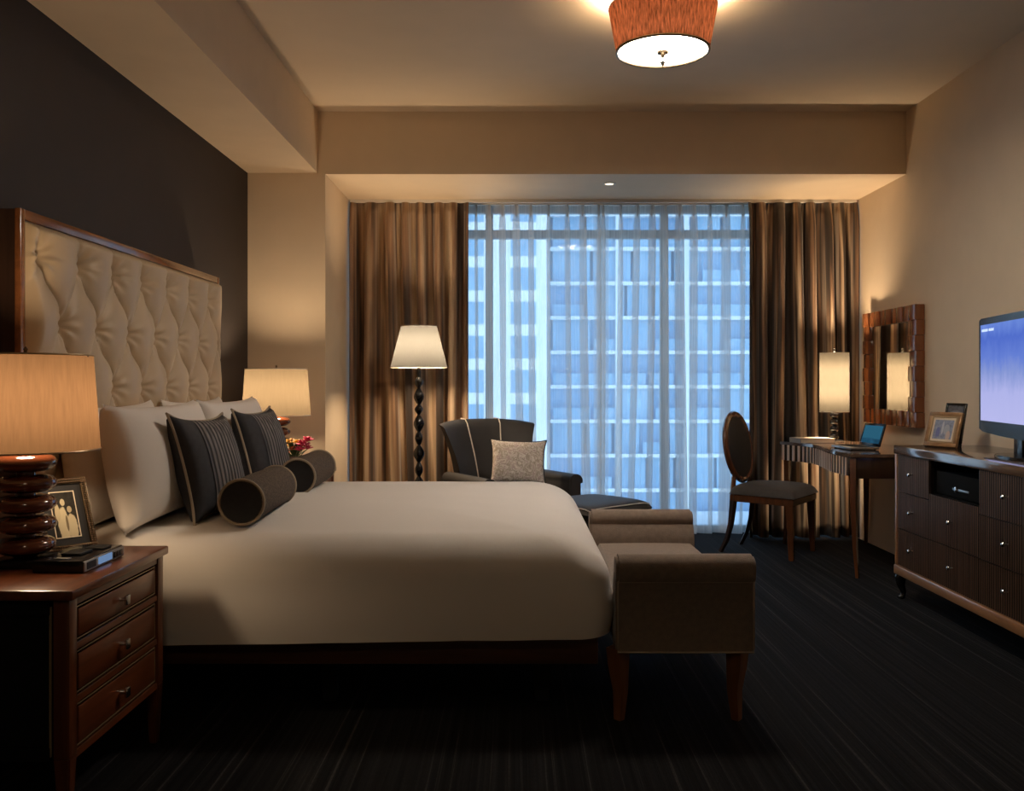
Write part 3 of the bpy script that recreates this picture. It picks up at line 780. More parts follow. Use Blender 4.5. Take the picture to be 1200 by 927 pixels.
# alarm clock
t = thing('clock_radio', 'black clock radio with blue lit display on the bedside table', 'clock', (-1.315, 2.755, 0.65))
bx(-.075, .070, -.135, .135, 0, .036, bev=.004).obj('body', 'black_lacquer', t)
fp = bx(.070, .075, -.132, .132, .003, .033, bev=.001).obj('front_panel', 'dull_silver', t)
emit('clock_display', (0.22, 0.36, 0.62), 0.5)
bx(.075, .0765, -.045, .045, .008, .029).obj('display', 'clock_display', fp, 0)
for y in (.066, .085, .104): bx(.075, .078, y - .007, y + .007, .009, .026, bev=.001).obj('button', 'black_lacquer', fp)
bx(.075, .0765, -.118, -.062, .008, .028).obj('speaker_grille', 'black_matte', fp, 0)
c = MB(); c.box(-.03, .03, -.06, .02, .036, .044, bev=.003); c.box(-.01, .05, .045, .105, .036, .042, bev=.003); c.obj('top_controls', 'black_matte', t)
bx(-.02, .02, -.115, -.095, .036, .039, bev=.001).obj('top_button', 'dull_silver', t)

def frame_on_stand(name, label, loc, face, w, h, lean, border, frame_mat, mat_mat, pic_mat, matw, easel=True, bead=None, inner=None):
    """picture frame, local -y is the front; base edge at z=0"""
    rz = math.atan2(face[1], face[0]) + PI / 2
    t = thing(name, label, 'picture frame', loc, 0)
    t.rotation_euler = (Matrix.Rotation(rz, 3, 'Z') @ Matrix.Rotation(-lean, 3, 'X')).to_euler()
    f = MB(); d = .018
    f.box(-w / 2, w / 2, -d / 2, d / 2, 0, border, bev=.003); f.box(-w / 2, w / 2, -d / 2, d / 2, h - border, h, bev=.003)
    f.box(-w / 2, -w / 2 + border, -d / 2, d / 2, border, h - border, bev=.003); f.box(w / 2 - border, w / 2, -d / 2, d / 2, border, h - border, bev=.003)
    f.obj('frame', frame_mat, t)
    if bead:
        b = MB(); rng = random.Random(2); r = border * .16
        def ring(y0):
            q = []; k = int((w - .004) / (2.2 * r)); 
            for i in range(k + 1):
                for z in (border * .3, border * .72, h - border * .3, h - border * .72): q.append((lerp(-w / 2 + r, w / 2 - r, i / k), y0, z))
            k = int(h / (2.2 * r))
            for i in range(k + 1):
                for x in (-w / 2 + border * .3, -w / 2 + border * .72, w / 2 - border * .3, w / 2 - border * .72): q.append((x, y0, lerp(r, h - r, i / k)))
            return q
        for p in ring(-d / 2): b.sphere(p, (r * 1.1, r * .8, r * .8), 8, 5)
        b.obj('beading', bead, t)
    if inner:
        g = MB(); i0 = border; iw = .008
        for (a, b_, c_, e) in ((-w / 2 + i0, w / 2 - i0, i0, i0 + iw), (-w / 2 + i0, w / 2 - i0, h - i0 - iw, h - i0), (-w / 2 + i0, -w / 2 + i0 + iw, i0 + iw, h - i0 - iw), (w / 2 - i0 - iw, w / 2 - i0, i0 + iw, h - i0 - iw)): g.box(a, b_, -d / 2 + .001, 0, c_, e)
        g.obj('inner_slip', inner, t)
    mb_ = bx(-w / 2 + border, w / 2 - border, -.002, .006, border, h - border); mb_.obj('mat_board', mat_mat, t, 0)
    p = bx(-w / 2 + border + matw, w / 2 - border - matw, -.0035, 0, -(h / 2 - border - matw), h / 2 - border - matw); po = p.obj('photograph', pic_mat, t, 0, loc=(0, 0, h / 2))
    if bead:
        hx, hz = w / 2 - border - matw, h / 2 - border - matw
        e = MB()
        for q in ((-hx, hx, -hz, -hz + .003), (-hx, hx, hz - .003, hz), (-hx, -hx + .003, -hz + .003, hz - .003), (hx - .003, hx, -hz + .003, hz - .003)): e.box(q[0], q[1], -.0045, -.003, q[2], q[3])
        e.obj('print_border', 'mat_board_cream', po, 0)
    if easel:
        e = MB(); M = Matrix.Translation((0, d / 2, h * .72)) @ Matrix.Rotation(lean + 0.38, 4, 'X')
        ln = h * .72 / max(.2, math.cos(0.38)) * 0.97
        e.box(-w * .2, w * .2, 0, .005, -ln * .985, 0, M=M); e.obj('easel_back', 'black_matte', t)
    return t
picture_mat('photo_mono', (0.035, 0.032, 0.028), [(-.008, -.035, .019, .065, (.62, .54, .36)), (.018, -.045, .017, .050, (.58, .50, .34)), (-.002, .042, .008, .013, (.55, .47, .31)), (.016, .016, .008, .012, (.46, .38, .25)), (-.022, .008, .009, .030, (.55, .47, .31)), (.003, -.03, .004, .03, (.20, .16, .10))])
picture_mat('photo_blue', (0.26, 0.31, 0.42), [(-.03, -.015, .014, .03, (.16, .19, .40)), (-.004, .01, .007, .04, (.5, .53, .6)), (.022, .0, .02, .03, (.38, .42, .5)), (.035, -.035, .014, .03, (.55, .45, .40))])
picture_mat('photo_grey', (0.12, 0.13, 0.16), [(0, .05, .05, .03, (.25, .27, .31)), (-.01, 0, .03, .01, (.6, .6, .6))])
frame_on_stand('picture_frame', 'dark beaded picture frame with an old black-and-white photo, beside the near lamp', (-1.440, 2.955, 0.652), (0.74, -0.67), 0.170, 0.250, 0.44, .021, 'bronze', 'mat_board_black', 'photo_mono', .024, bead='bead_dark')

# flowers on the far table
def flowers():
    t = thing('flower_vase', 'small vase of pink and yellow flowers on the far bedside table', 'flowers', (-1.32, 5.44, 0.65))
    v = MB(); v.lathe([(.03, 0), (.045, .02), (.05, .05), (.04, .085), (.034, .10), (.037, .108), (.030, .104), (.03, .06)], 32); v.obj('vase', 'vase_ceramic', t)
    rng = random.Random(8)
    spots = [(-.055, -.02, .165, 'petal_yellow', .030), (-.02, -.03, .19, 'petal_yellow', .032), (.01, .03, .185, 'petal_yellow', .028), (-.085, .0, .17, 'petal_yellow', .026), (-.04, -.05, .13, 'petal_orange', .028),
             (.0, -.05, .15, 'petal_orange', .026), (-.09, -.03, .135, 'petal_orange', .024), (.055, -.02, .175, 'petal_pink', .042), (.075, .01, .20, 'petal_pink', .034), (.04, -.05, .15, 'petal_pink', .034), (.085, -.02, .155, 'petal_pink', .032), (.03, .05, .17, 'petal_orange', .026)]
    for x, y, z, mt, r in spots:
        f = MB()
        for ring, (n, el, ln) in enumerate(((7, .25, 1.0), (6, .75, .85), (4, 1.15, .7))):
            for k in range(n):
                a = 2 * PI * k / n + ring * .4 + rng.uniform(-.2, .2); l = r * ln * rng.uniform(.85, 1.2)
                M = Matrix.Translation((x, y, z)) @ Matrix.Rotation(a, 4, 'Z') @ Matrix.Rotation(-el, 4, 'Y')
                f.sphere((l * .6, 0, 0), (l * .6, l * .3, l * .09), 8, 6, M=M)
        f.sphere((x, y, z + r * .1), r * .25, 8, 6)
        f.obj('flower', mt, t, 60)
        s = MB(); s.tube([(x * .25, y * .25, .09), (x * .7, y * .7, lerp(.1, z, .6)), (x, y, z)], .0025, 6); s.obj('stem', 'leaf_green', t)
    lf = MB()
    for k in range(26):
        a = rng.uniform(0, 2 * PI); el = rng.uniform(.2, 1.2); l = rng.uniform(.06, .115)
        M = Matrix.Translation((0, 0, .10)) @ Matrix.Rotation(a, 4, 'Z') @ Matrix.Rotation(-el, 4, 'Y')
        lf.sphere((l * .6, 0, 0), (l * .5, l * .12, .002), 8, 4, M=M)
    lo = lf.obj('leaves', 'leaf_green', t); lo['kind'] = 'stuff'
flowers()

# ------------------------------------------------------------------ bench
def bench():
    t = thing('bench', 'low brown upholstered bench with rolled arms at the foot of the bed', 'bench', (0.60, 3.80, 0))
    x0, x1 = -.245, .24
    ya, yb = -.60, .60          # outer faces of the arms
    bx(x0 + .005, x1 - .005, ya + .02, yb - .02, .245, .35, bev=.012).obj('base', 'bench_fabric', t)
    def seat(u, v):
        x = lerp(x0, x1 + .008, u); y = lerp(ya + .115, yb - .115, v)
        e = min(1, min(u, 1 - u) * 14) ** .5 * min(1, min(v, 1 - v) * 26) ** .5
        return Vector((x, y, .35 + .10 * e + .02 * math.sin(PI * u) * math.sin(PI * v)))
    s = MB(); s.grid(seat, 40, 60); s.grid(lambda u, v: Vector((lerp(x0, x1 + .008, u), lerp(ya + .115, yb - .115, v), .35)), 2, 2); s.obj('seat_cushion', 'bench_fabric', t, 50)
    for sg in (-1, 1):
        yo = ya if sg < 0 else yb                # outer face
        # scroll-arm section in (y outward, z), extruded along x
        sec = [(.115, .25), (.0, .25), (.0, .49), (-.012, .505)]
        for i in range(13):
            a = PI * 1.10 - (PI * 1.10 + .35) * i / 12
            sec.append((.032 + .050 * math.cos(a), .545 + .047 * math.sin(a)))
        sec += [(.098, .50), (.115, .46)]
        m = MB(); poly = [(yo - sg * q, z) for q, z in sec]
        Mx = Matrix(((0, 0, 1, 0), (1, 0, 0, 0), (0, 1, 0, 0), (0, 0, 0, 1)))
        m.prism(poly, x0 - .002, x1 + .004, bev=.010, M=Mx)
        ao = m.obj('arm', 'bench_fabric', t, 40)
        p = MB(); yy = yo + sg * .004
        pts = [(x0 + .006, yy, .50), (x1 - .006, yy, .50)]; p.tube(pts, .004, 6)
        p.tube([(x1 - .004, yy, .50), (x1 - .004, yy, .252), (x0 + .004, yy, .252), (x0 + .004, yy, .50)], .0035, 6)
        p.obj('piping', 'piping_grey', ao)
    for x, sgx in ((x0 + .012, -1), (x1 - .050, 1)):
        for y, sgy in ((ya + .05, -1), (yb - .05, 1)):
            q = MB(); q.tube([(x + sgx * .002, y, .256), (x, y, .20), (x - sgx * .008 , y - sgy * .002, .10), (x - sgx * .002, y + sgy * .006, 0.0)], [.052, .048, .034, .024], 4, flat=(1, .8))
            q.obj('leg', 'wood_bench', t, 30)
bench()

# ------------------------------------------------------------------ armchair and ottoman
def armchair():
    t = thing('armchair', 'charcoal armchair with pale piping in front of the window', 'armchair', (-0.035, 6.36, 0), math.radians(-60))
    # local: front +x, left +y
    bx(-.34, .34, -.33, .33, .12, .30, bev=.03, seg=3).obj('seat_base', 'charcoal_leather', t)
    def cush(side):
        def g(u, v):
            a, b = 2 * u - 1, 2 * v - 1; e = max(0, (1 - a ** 6) * (1 - b ** 6)) ** .35
            return Vector((.06 + a * .315, b * .265, .37 + side * (.075 * e) + (.015 * (1 - a * a) * (1 - b * b) if side > 0 else 0)))
        return g
    s = MB(); s.grid(cush(1), 24, 24); s.grid(cush(-1), 24, 24); s.obj('seat_cushion', 'charcoal_leather', t, 50)
    # curved back, flaring at the top
    def back(u, v):
        z = lerp(.14, .93, v)
        hw = sinterp(z, [(.14, .30), (.45, .29), (.65, .305), (.80, .345), (.93, .385)])
        th = sinterp(z, [(.14, .16), (.5, .13), (.8, .10), (.90, .09), (.93, .05)])
        lean = -.30 - .16 * max(0, z - .3) / .63
        # closed section: front side then back side
        n = u * 2
        def pt(s, off):
            b = s * hw; x = lean + .11 * abs(s) ** 2.2 + off
            return x, b
        if n <= 1:
            x, y = pt(lerp(-1, 1, n), th / 2)
        else:
            x, y = pt(lerp(1, -1, n - 1), -th / 2)
        ez = max(0, (z - .88) / .05)
        zz = z - .035 * ez * abs(y / hw) ** 3
        return Vector((x, y, zz))
    b = MB(); b.grid(back, 64, 26, closeu=True)
    bmesh.ops.holes_fill(b.bm, edges=[e for e in b.bm.edges if e.is_boundary], sides=0)
    bk = b.obj('backrest', 'charcoal_leather', t, 50)
    md = bk.modifiers.new('soft', 'BEVEL'); md.width = .012; md.segments = 3; md.limit_method = 'ANGLE'; md.angle_limit = math.radians(45)
    p = MB()
    for sg in (-1, 1):
        pts = []
        for k in range(14):
            v = lerp(.42, 1.0, k / 13); pts.append(back((sg * .36 + 1) / 4 , v) + Vector((.002, 0, 0)))
        pts.append(pts[-1] + Vector((-.07, 0, .004)))
        p.tube(pts, .005, 6)
    p.obj('piping', 'piping_white', bk)
    for sg in (-1, 1):
        a = MB()
        sec = [(-.05, .14), (.05, .14), (.05, .505)] + [(.012 + .055 * math.cos(q), .522 + .048 * math.sin(q)) for q in [-.3 + (PI + .6) * i / 12 for i in range(13)]] + [(-.045, .50)]
        M = Matrix(((0, 0, 1, 0), (sg, 0, 0, sg * .325), (0, 1, 0, 0), (0, 0, 0, 1)))
        a.prism(sec, -.30, .33, bev=.02, M=M); a.obj('arm', 'charcoal_leather', t, 40)
    for x in (-.28, .28):
        for y in (-.28, .28):
            q = MB(); q.taper(.014, .022, 0, .125, (x, y), (x, y)); q.obj('leg', 'wood_dark', t)
armchair()
pillow('throw_cushion', 'pale floral throw cushion with dark edging on the charcoal armchair', 'cushion_floral', 0.37, 0.30, 0.13, (0.015, 6.24, 0.505), math.radians(4), 0.30, 0.04, None, 'cushion', 'oval_fabric', 21, ears=0.012)
def ottoman():
    t = thing('ottoman', 'charcoal footstool with pale piping between the armchair and the bench', 'footstool', (0.49, 5.865, 0), math.radians(-48))
    bx(-.25, .25, -.28, .28, .12, .34, bev=.015).obj('base', 'charcoal_leather', t)
    def g(side):
        def f(u, v):
            a, b = 2 * u - 1, 2 * v - 1; e = max(0, (1 - a ** 8) * (1 - b ** 8)) ** .4
            return Vector((a * .262, b * .292, .395 + side * .052 * e + (.012 * (1 - a * a) * (1 - b * b) if side > 0 else 0)))
        return f
    s = MB(); s.grid(g(1), 24, 24); s.grid(g(-1), 24, 24); so = s.obj('seat_cushion', 'charcoal_leather', t, 50)
    f = g(1); pts = [f(.025, q / 12 * .95 + .025) for q in range(12)] + [f(q / 12 * .95 + .025, .975) for q in range(12)] + [f(.975, .975 - q / 12 * .95) for q in range(12)] + [f(.975 - q / 12 * .95, .025) for q in range(12)]
    p = MB(); p.tube(pts, .004, 6, True); p.obj('piping', 'piping_white', so)
    for x in (-.2, .2):
        for y in (-.25, .25):
            q = MB(); q.taper(.014, .022, 0, .122, (x, y), (x, y)); q.obj('leg', 'wood_dark', t)
ottoman()

# ------------------------------------------------------------------ floor lamp
def floor_lamp():
    t = thing('floor_lamp', 'tall floor lamp with ivory cone shade and black beaded stem by the left drape', 'lamp', (-0.69, 6.52, 0))
    b = MB(); b.lathe([(.13, 0), (.135, .012), (.12, .022), (.04, .04), (.022, .06), (.02, .09)], 48); b.obj('base', 'black_lacquer', t)
    prof = [(.016, .085)]; z = .09; i = 0
    hs = [.105, .125, .10, .13, .105, .13, .10, .13, .075, .125, .085]
    tot = sum(hs); k = (1.24 - .09) / tot
    for h in hs:
        h *= k; r = .038 if h > .115 * k else .030
        for q in range(1, 9):
            a = q / 8; prof.append((.010 + (r - .010) * math.sin(PI * a) ** 1.1, z + h * a))
        z += h
    prof += [(.013, 1.245), (.013, 1.30), (.006, 1.31), (.006, 1.36)]
    s = MB(); s.lathe(prof, 24, rfun=lambda a, z: 1 + .07 * math.cos(4 * (a + z * 9))); s.obj('stem', 'black_lacquer', t, 30)
    sh = MB(); sh.lathe([(lerp(.203, .128, i / 8), lerp(1.305, 1.60, i / 8)) for i in range(9)], 64, caps=False); so = sh.obj('lamp_shade', 'shade_ivory', t, 60)
    for r, z in ((.203, 1.305), (.128, 1.60)):
        p = MB(); p.tube([(r * math.cos(a), r * math.sin(a), z) for a in [2 * PI * i / 64 for i in range(64)]], .003, 6, True); p.obj('shade_rim', 'piping_white', so)
    f = MB(); f.lathe([(.004, 1.36), (.004, 1.60), (.008, 1.602), (.007, 1.612), (.001, 1.62)], 16); f.tube([(-.126, 0, 1.598), (.126, 0, 1.598)], .002, 6); f.obj('finial', 'bronze', t)
    lamp_light(t, (0, 0, 1.44), P_FLOOR, (1.0, .72, .45), .06)
floor_lamp()

# ------------------------------------------------------------------ desk
DZ = 0.76
FRONT = [(5.56, 2.055), (5.70, 2.050), (5.85, 2.050), (6.05, 2.072), (6.25, 2.105), (6.42, 2.112), (6.58, 2.080), (6.70, 2.025), (6.80, 1.985)]
def desk():
    t = thing('desk', 'writing desk with curved fluted apron and slim legs against the right wall', 'desk', (2.33, 6.18, 0))
    ox, oy = -2.33, -6.18
    ys = [lerp(5.56, 6.80, i / 60) for i in range(61)]
    poly = [(sinterp(y, FRONT) - .012 + ox, y + oy) for y in ys] + [(2.632 + ox, 6.80 + oy), (2.632 + ox, 5.56 + oy)]
    m = MB(); m.prism(poly, DZ - .022, DZ, bev=.004); m.obj('desktop', 'wood_top', t, 40)
    # fluted apron
    nfl = 24
    def prof_pt(q):
        y = lerp(5.60, 6.785, q); x = sinterp(y, FRONT)
        d = (sinterp(y + .01, FRONT) - sinterp(y - .01, FRONT)) / .02
        n = Vector((-1, d)).normalized(); bulge = .019 * abs(math.sin(PI * q * nfl)) ** .8
        return x + n.x * bulge + ox, y + n.y * bulge + oy
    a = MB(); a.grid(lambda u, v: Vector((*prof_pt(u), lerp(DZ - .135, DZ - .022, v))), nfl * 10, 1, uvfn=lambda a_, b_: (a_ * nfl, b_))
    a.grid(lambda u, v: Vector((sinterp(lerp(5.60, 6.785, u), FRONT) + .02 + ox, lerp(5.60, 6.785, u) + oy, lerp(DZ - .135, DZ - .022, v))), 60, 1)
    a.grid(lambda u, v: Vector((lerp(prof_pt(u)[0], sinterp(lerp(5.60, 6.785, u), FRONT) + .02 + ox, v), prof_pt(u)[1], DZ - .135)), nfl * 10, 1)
    a.obj('fluted_apron', 'wood_flute_glint', t, 30, weld=False)
    bx(2.075 + ox, 2.62 + ox, 5.572 + oy, 5.592 + oy, DZ - .15, DZ - .022, bev=.002).obj('end_panel', 'wood_dark', t)
    bx(2.02 + ox, 2.62 + ox, 6.770 + oy, 6.790 + oy, DZ - .15, DZ - .022, bev=.002).obj('end_panel', 'wood_dark', t)
    bx(2.60 + ox, 2.62 + ox, 5.592 + oy, 6.770 + oy, DZ - .15, DZ - .022).obj('back_panel', 'wood_dark', t)
    for (x, y, sx, sy_) in ((2.078, 5.59, 1, -1), (2.018, 6.765, -1, 1), (2.605, 5.59, 0, -1), (2.605, 6.765, 0, 1)):
        q = MB(); q.tube([(x + ox, y + oy, DZ - .024), (x + ox, y + oy, .60), (x + ox, y + oy, .45), (x + .004 * sx + ox, y + .003 * sy_ + oy, .2), (x + .018 * sx + ox, y + .006 * sy_ + oy, 0)], [.028, .026, .022, .017, .013], 4, flat=(1, 1))
        q.obj('leg', 'wood_chair', t, 20)
desk()
# desk lamp
t = thing('desk_lamp', 'slim desk lamp with tall cream cylinder shade on stacked black glass balls', 'lamp', (2.345, 6.70, DZ))
bx(-.055, .055, -.055, .055, 0, .016, bev=.003).obj('base', 'silver', t)
m = MB(); m.lathe([(.014, .016), (.014, .24)], 16)
for k in range(4): m.sphere((0, 0, .046 + .052 * k), (.033, .033, .027), 24, 14)
m.obj('stem', 'black_glass', t)
m = MB(); m.lathe([(.014, .222), (.028, .226), (.026, .234), (.012, .24), (.006, .25), (.006, .66), (.012, .664), (.012, .67), (.006, .676), (.012, .686), (.001, .694)], 16); m.tube([(-.1, 0, .652), (.1, 0, .652)], .002, 6); m.obj('finial', 'silver', t)
m = MB(); m.lathe([(.104, .222 + .434 * i / 8) for i in range(9)], 64, caps=False); so = m.obj('lamp_shade', 'shade_linen', t, 60)
for z in (.222, .656):
    p = MB(); p.tube([(.104 * math.cos(a), .104 * math.sin(a), z) for a in [2 * PI * i / 64 for i in range(64)]], .0025, 6, True); p.obj('shade_rim', 'piping_white', so)
lamp_light(t, (0, 0, .36), P_DESK * .5, (1.0, .72, .45), .04); lamp_light(t, (0, 0, .52), P_DESK * .5, (1.0, .72, .45), .04)
# folder, laptop
t = thing('book', 'flat pale grey book lying at the window end of the desk', 'book', (2.17, 6.66, DZ), math.radians(8))
m = MB(); m.box(-.135, .135, -.09, .09, 0, .004, bev=.001); m.box(-.135, .135, -.09, .09, .030, .034, bev=.001); m.box(-.135, -.131, -.09, .09, .004, .030); m.obj('cover', 'book_cover', t)
bx(-.130, .130, -.086, .086, .004, .030).obj('pages', 'paper', t, 0)
picture_mat('tablet_screen', (0.012, 0.055, 0.10), [(0, .02, .08, .05, (.018, .085, .14))], 0.2, 1.0)
t = thing('laptop', 'small open silver laptop with blue lit screen on the desk', 'laptop', (2.245, 6.03, DZ), math.radians(188))
bx(-.10, .10, -.13, .13, .004, .020, bev=.004).obj('base', 'dull_silver', t)
ft = MB()
for x in (-.08, .08):
    for y in (-.11, .11): ft.lathe([(.008, 0), (.008, .005)], 12, c=(x, y, 0))
ft.obj('foot', 'black_matte', t)
kb = MB()
for i in range(5):
    for j in range(11): kb.box(-.045 + i * .022, -.028 + i * .022, -.115 + j * .021, -.098 + j * .021, .020, .022)
kb.obj('keyboard', 'black_matte', t, 0)
Ms = Matrix.Translation((-.10, 0, .020)) @ Matrix.Rotation(math.radians(-17), 4, 'Y')
lid = bx(-.008, 0, -.13, .13, 0, .155, bev=.003, M=Ms).obj('lid', 'black_lacquer', t)
sc = bx(-.0005, .0005, -.112, .112, -.060, .060).obj('screen', 'tablet_screen', lid, 0)
sc.matrix_local = Ms @ Matrix.Translation((.0008, 0, .078))

# ------------------------------------------------------------------ desk chair
def desk_chair():
    t = thing('chair', 'dark upholstered chair with oval wood-rimmed back standing at the desk', 'chair', (1.797, 6.435, 0), math.radians(-36))
    bm_ = [(-.215, -.20), (.25, -.24), (.25, .24), (-.215, .20)]
    m = MB(); m.prism(bm_, .365, .415, bev=.006); m.obj('seat_frame', 'wood_chair', t)
    def g(side):
        def f(u, v):
            a, b = 2 * u - 1, 2 * v - 1; e = max(0, (1 - a ** 8) * (1 - b ** 8)) ** .45
            x = lerp(-.22, .262, u); hw = lerp(.205, .252, u)
            return Vector((x, b * hw, .418 + (.066 * e + .018 * (1 - a * a) * (1 - b * b) if side > 0 else 0)))
        return f
    s = MB(); s.grid(g(1), 30, 30); s.grid(g(-1), 4, 4); s.obj('seat', 'chair_fabric', t, 50)
    # oval back, tipped backwards
    M = Matrix.Translation((-.235, 0, .735)) @ Matrix.Rotation(math.radians(-9), 4, 'Y')
    n = 56; a_, b_ = .215, .235
    rim = MB(); rim.tube([(0, a_ * math.cos(2 * PI * k / n), b_ * math.sin(2 * PI * k / n)) for k in range(n)], .024, 8, True, flat=(1.1, .85), M=M)
    ro = rim.obj('back_frame', 'wood_chair', t)
    pd_ = MB(); pd_.sphere((0, 0, 0), (.042, a_ - .004, b_ - .004), 40, 24, M=M); pd_.obj('backrest', 'oval_fabric', t)
    for sg in (-1, 1):
        q = MB(); q.tube([(-.205, sg * .165, .385), (-.213, sg * .15, .46), (-.210, sg * .135, .545), (-.215, sg * .13, .575)], [.021, .019, .017, .012], 8); q.obj('back_post', 'wood_chair', t)
        q = MB(); q.tube([(-.195, sg * .178, .412), (-.20, sg * .18, .33), (-.215, sg * .182, .2), (-.245, sg * .184, .09), (-.29, sg * .186, 0)], [.027, .025, .021, .018, .015], 4, flat=(1, 1)); q.obj('leg', 'wood_dark', t, 30)
        q = MB(); q.taper(.016, .026, 0, .37, (.232, sg * .222), (.222, sg * .212)); q.obj('leg', 'wood_chair', t)
desk_chair()

# ------------------------------------------------------------------ wall mirror
def mirror():
    t = thing('wall_mirror', 'wall mirror in a blocky reddish wood frame above the desk', 'mirror', (XR, 6.315, 0.905))
    w, h, b = .89, .80, .105
    gl = bx(-.045, -.022, -w / 2 + b - .02, w / 2 - b + .02, b - .02, h - b + .02); gl.obj('mirror_glass', 'mirror_glass', t, 0)
    bx(-.022, -.002, -w / 2 + .02, w / 2 - .02, .02, h - .02).obj('backing', 'wood_dark', t, 0)
    def rail(vert, pos):
        m = MB(); n = 8
        for k in range(n):
            d = .058 if k % 2 == 0 else .066; ins = .0 if k % 2 == 0 else .0035
            if vert:
                z0, z1 = h * k / n + .0005, h * (k + 1) / n - .0005
                y0, y1 = (-w / 2 + ins, -w / 2 + b + ins) if pos < 0 else (w / 2 - b - ins, w / 2 - ins)
                m.box(-d, -.002, y0, y1, z0, z1, bev=.003)
            else:
                n2 = 7; 
                if k >= n2: break
                y0 = lerp(-w / 2 + b + .008, w / 2 - b - .008, k / n2); y1 = lerp(-w / 2 + b + .008, w / 2 - b - .008, (k + 1) / n2)
                z0, z1 = (0, b) if pos < 0 else (h - b, h)
                m.box(-d, -.002, y0 + .0005, y1 - .0005, z0, z1, bev=.003)
        m.obj('frame_rail', 'wood_mirror', t)
    rail(True, -1); rail(True, 1); rail(False, -1); rail(False, 1)
mirror()

# ------------------------------------------------------------------ dresser
def dresser():
    X0, X1, Y0, Y1 = 2.12, 2.625, 3.66, 5.09
    t = thing('dresser', 'long reeded dark wood dresser with silver knobs along the right wall', 'dresser', ((X0 + X1) / 2, (Y0 + Y1) / 2, 0))
    ox, oy = -(X0 + X1) / 2, -(Y0 + Y1) / 2
    def b(x0, x1, y0, y1, z0, z1, bev=0.0): return bx(x0 + ox, x1 + ox, y0 + oy, y1 + oy, z0, z1, bev=bev)
    b(X0 - .005, X1 + .01, Y0 - .01, Y1 + .008, .802, .848, .004).obj('top', 'wood_top', t)
    c = b(X0 + .03, X1, Y0 + .02, Y1 - .02, .165, .630); c.box(X0 + .03 + ox, X1 + ox, Y0 + .02 + oy, 4.18 + oy, .63, .802); c.box(X0 + .03 + ox, X1 + ox, 4.68 + oy, Y1 - .02 + oy, .63, .802); c.box(X1 - .02 + ox, X1 + ox, 4.18 + oy, 4.68 + oy, .63, .802)
    c.obj('carcass', 'slot_black', t, 0)
    b(X0 - .002, X1, Y1 - .026, Y1, .165, .802, .003).obj('end_post', 'wood_rail', t)
    b(X0 - .002, X1, Y0, Y0 + .026, .165, .802, .003).obj('end_post', 'wood_rail', t)
    b(X0 - .008, X1, Y0 - .002, Y1 + .002, .135, .186, .006).obj('base_rail', 'wood_rail', t)
    def reeds(y0, y1, z0, z1):
        n = max(3, round((y1 - y0) / .019)); w = (y1 - y0) / n
        def rx(u):
            a = (u * n) % 1.0
            return X0 + .014 - .012 * math.sin(PI * a) ** .6
        m = MB(); m.grid(lambda u, v: Vector((rx(u) + ox, lerp(y0, y1, u) + oy, lerp(z0, z1, v))), n * 8, 1, uvfn=lambda a_, b_: (a_ * n, b_))
        m.box(X0 + .015 + ox, X0 + .029 + ox, y0 + oy, y1 + oy, z0, z1)
        for zz in (z0, z1): m.grid(lambda u, v: Vector((lerp(rx(u), X0 + .029, v) + ox, lerp(y0, y1, u) + oy, zz)), n * 8, 1)
        return m
    def knob(y, z, par):
        k = MB(); M = Matrix.Translation((X0 + .006 + ox, y + oy, z)) @ Matrix.Rotation(-PI / 2, 4, 'Y')
        k.lathe([(.004, 0), (.004, .016), (.010, .019), (.011, .025), (.007, .030), (.001, .031)], 16, M=M); k.obj('knob', 'silver', par)
    for (ya, yb) in ((4.684, 5.062), (3.690, 4.176)):
        for z0, z1 in ((.190, .390), (.394, .594), (.598, .800)):
            d = reeds(ya, yb, z0, z1).obj('drawer', 'wood_reed_glint', t, 30, weld=False); knob((ya + yb) / 2, (z0 + z1) / 2 + .005, d)
    for z0, z1 in ((.190, .392), (.396, .628)):
        d = reeds(4.180, 4.680, z0, z1).obj('drawer', 'wood_reed_glint', t, 30, weld=False); knob(4.43, (z0 + z1) / 2 + .005, d)
    for x in (X0 + .025, X1 - .03):
        for y in (Y0 + .04, Y1 - .03):
            q = MB(); sg = 1 if x < 2.3 else -1
            q.tube([(x + .012 * sg + ox, y + oy, .142), (x - .010 * sg + ox, y + oy, .115), (x - .004 * sg + ox, y + oy, .075), (x + .010 * sg + ox, y + oy, .035), (x + .004 * sg + ox, y + oy, .012), (x - .012 * sg + ox, y + oy, 0)], [.034, .031, .022, .014, .015, .018], 10)
            q.obj('foot', 'black_lacquer', t, 50)
dresser()
t = thing('media_player', 'black media player with silver dial in the open slot of the dresser', 'media player', (2.28, 4.43, 0.63))
bx(-.125, .125, -.235, .235, .006, .120, bev=.004).obj('body', 'slot_black', t)
m = MB()
for x in (-.1, .1):
    for y in (-.18, .18): m.lathe([(.012, 0), (.012, .008)], 12, c=(x, y, 0))
m.obj('foot', 'black_matte', t)
bx(-.128, -.124, -.10, .06, .040, .050, bev=.001).obj('disc_tray', 'dull_silver', t)
m = MB(); m.lathe([(.014, 0), (.014, .008), (.011, .010)], 20, M=Matrix.Translation((-.125, .02, .045)) @ Matrix.Rotation(-PI / 2, 4, 'Y')); m.obj('dial', 'silver', t)

frame_on_stand('picture_frame', 'brown wood picture frame with cream mat and blue-toned photo on the dresser', (2.305, 4.95, 0.849), (-.90, -.44), .205, .195, .30, .022, 'gilt', 'mat_board_cream', 'photo_blue', .022, inner='bead_trim')
frame_on_stand('picture_frame', 'small dark frame showing above the brown picture frame on the dresser', (2.405, 5.035, 0.849), (-.90, -.44), .125, .240, .22, .012, 'black_lacquer', 'photo_grey', 'photo_grey', .01, easel=False)

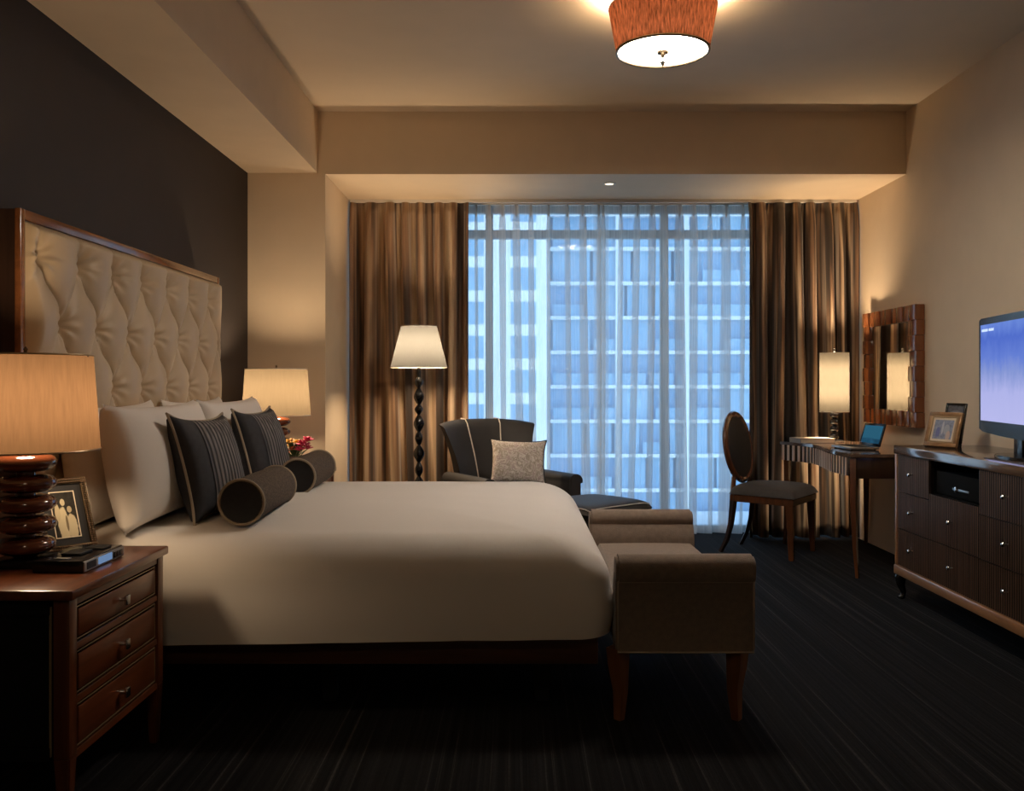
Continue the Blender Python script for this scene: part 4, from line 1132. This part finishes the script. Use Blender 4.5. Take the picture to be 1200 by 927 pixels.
# ------------------------------------------------------------------ television
def television():
    ang = math.atan2(-1.0, -.154)        # along the screen, far edge to near edge
    t = thing('television', 'black flat television with lit blue screen standing on the dresser', 'television', (2.325, 4.18, 0.848), math.radians(-98.75))
    # local: x along the width, front -> which side faces the bed is local +y or -y; set below
    w, h, z0 = .96, .575, .10
    # curved-bottom housing
    poly = [(-w / 2, .012), (-w / 2, h - .012), (-w / 2 + .012, h), (w / 2 - .012, h), (w / 2, h - .012), (w / 2, .012)]
    for k in range(1, 24):
        a = k / 24; poly.append((lerp(w / 2, -w / 2, a), -.014 * math.sin(PI * a) + .004))
    Mz = Matrix(((1, 0, 0, 0), (0, 0, 1, 0), (0, 1, 0, z0), (0, 0, 0, 1)))
    m = MB(); m.prism(poly, -.03, .03, bev=.006, M=Mz); m.obj('housing', 'black_lacquer', t, 40)
    s = bx(-w / 2 + .035, w / 2 - .035, -.002, .002, -.245, .235).obj('screen', 'tv_screen', t, 0, loc=(0, TVS * .0305, z0 + .305))
    # bright line of small illegible lettering at the top of the picture: two words
    tx = MB(); x = 0
    for word in (10, 8):
        for k in range(word):
            tx.box(x, x + .0065, -.0005, .0005, 0, .012 if (k * 7 + word) % 3 else .014); x += .0085
        x += .012
    fl = -1 if TVFLIP else 1
    to = tx.obj('caption', 'tv_text', t, 0); 
    to.location = ((-w / 2 + .055) if not TVFLIP else (w / 2 - .055), TVS * .0335, z0 + .505); to.scale = (fl, 1, 1)
    n = MB(); n.box(-.05, .05, -.02, .02, .012, z0 + .05, bev=.006); n.obj('neck', 'black_lacquer', t)
    b = MB(); b.prism([(.20 * math.cos(2 * PI * k / 40), .10 * math.sin(2 * PI * k / 40)) for k in range(40)], 0, .014, bev=.004); b.obj('base', 'black_lacquer', t)
TVS, TVFLIP = -1, False
def tv_picture():
    m, nt, bs, out = new_mat('tv_screen')
    t = nt.nodes.new('ShaderNodeTexCoord'); s = nt.nodes.new('ShaderNodeSeparateXYZ'); L(nt, t.outputs['Object'], s.inputs[0])
    n = noise_tex(nt, tex_coord(nt, (1, 1, 0.45)), 14, 5, 0.6)
    a = nt.nodes.new('ShaderNodeMath'); a.operation = 'MULTIPLY_ADD'; L(nt, s.outputs['Z'], a.inputs[0]); a.inputs[1].default_value = 1.9; a.inputs[2].default_value = 0.36
    b = nt.nodes.new('ShaderNodeMath'); b.operation = 'MULTIPLY_ADD'; L(nt, n, b.inputs[0]); b.inputs[1].default_value = 0.26; L(nt, a.outputs[0], b.inputs[2])
    c = ramp(nt, b.outputs[0], [(0.0, (0.40, 0.41, 0.70)), (0.30, (0.36, 0.38, 0.68)), (0.48, (0.20, 0.26, 0.55)), (0.62, (0.11, 0.18, 0.55)), (0.80, (0.07, 0.13, 0.50)), (1.0, (0.15, 0.25, 0.62))])
    e = nt.nodes.new('ShaderNodeEmission'); L(nt, c, e.inputs[0]); e.inputs[1].default_value = 1.0
    L(nt, e.outputs[0], out.inputs['Surface']); MATS['tv_screen'] = m
tv_picture()
emit('tv_text', (0.55, 0.68, 0.95), 1.0)
television()
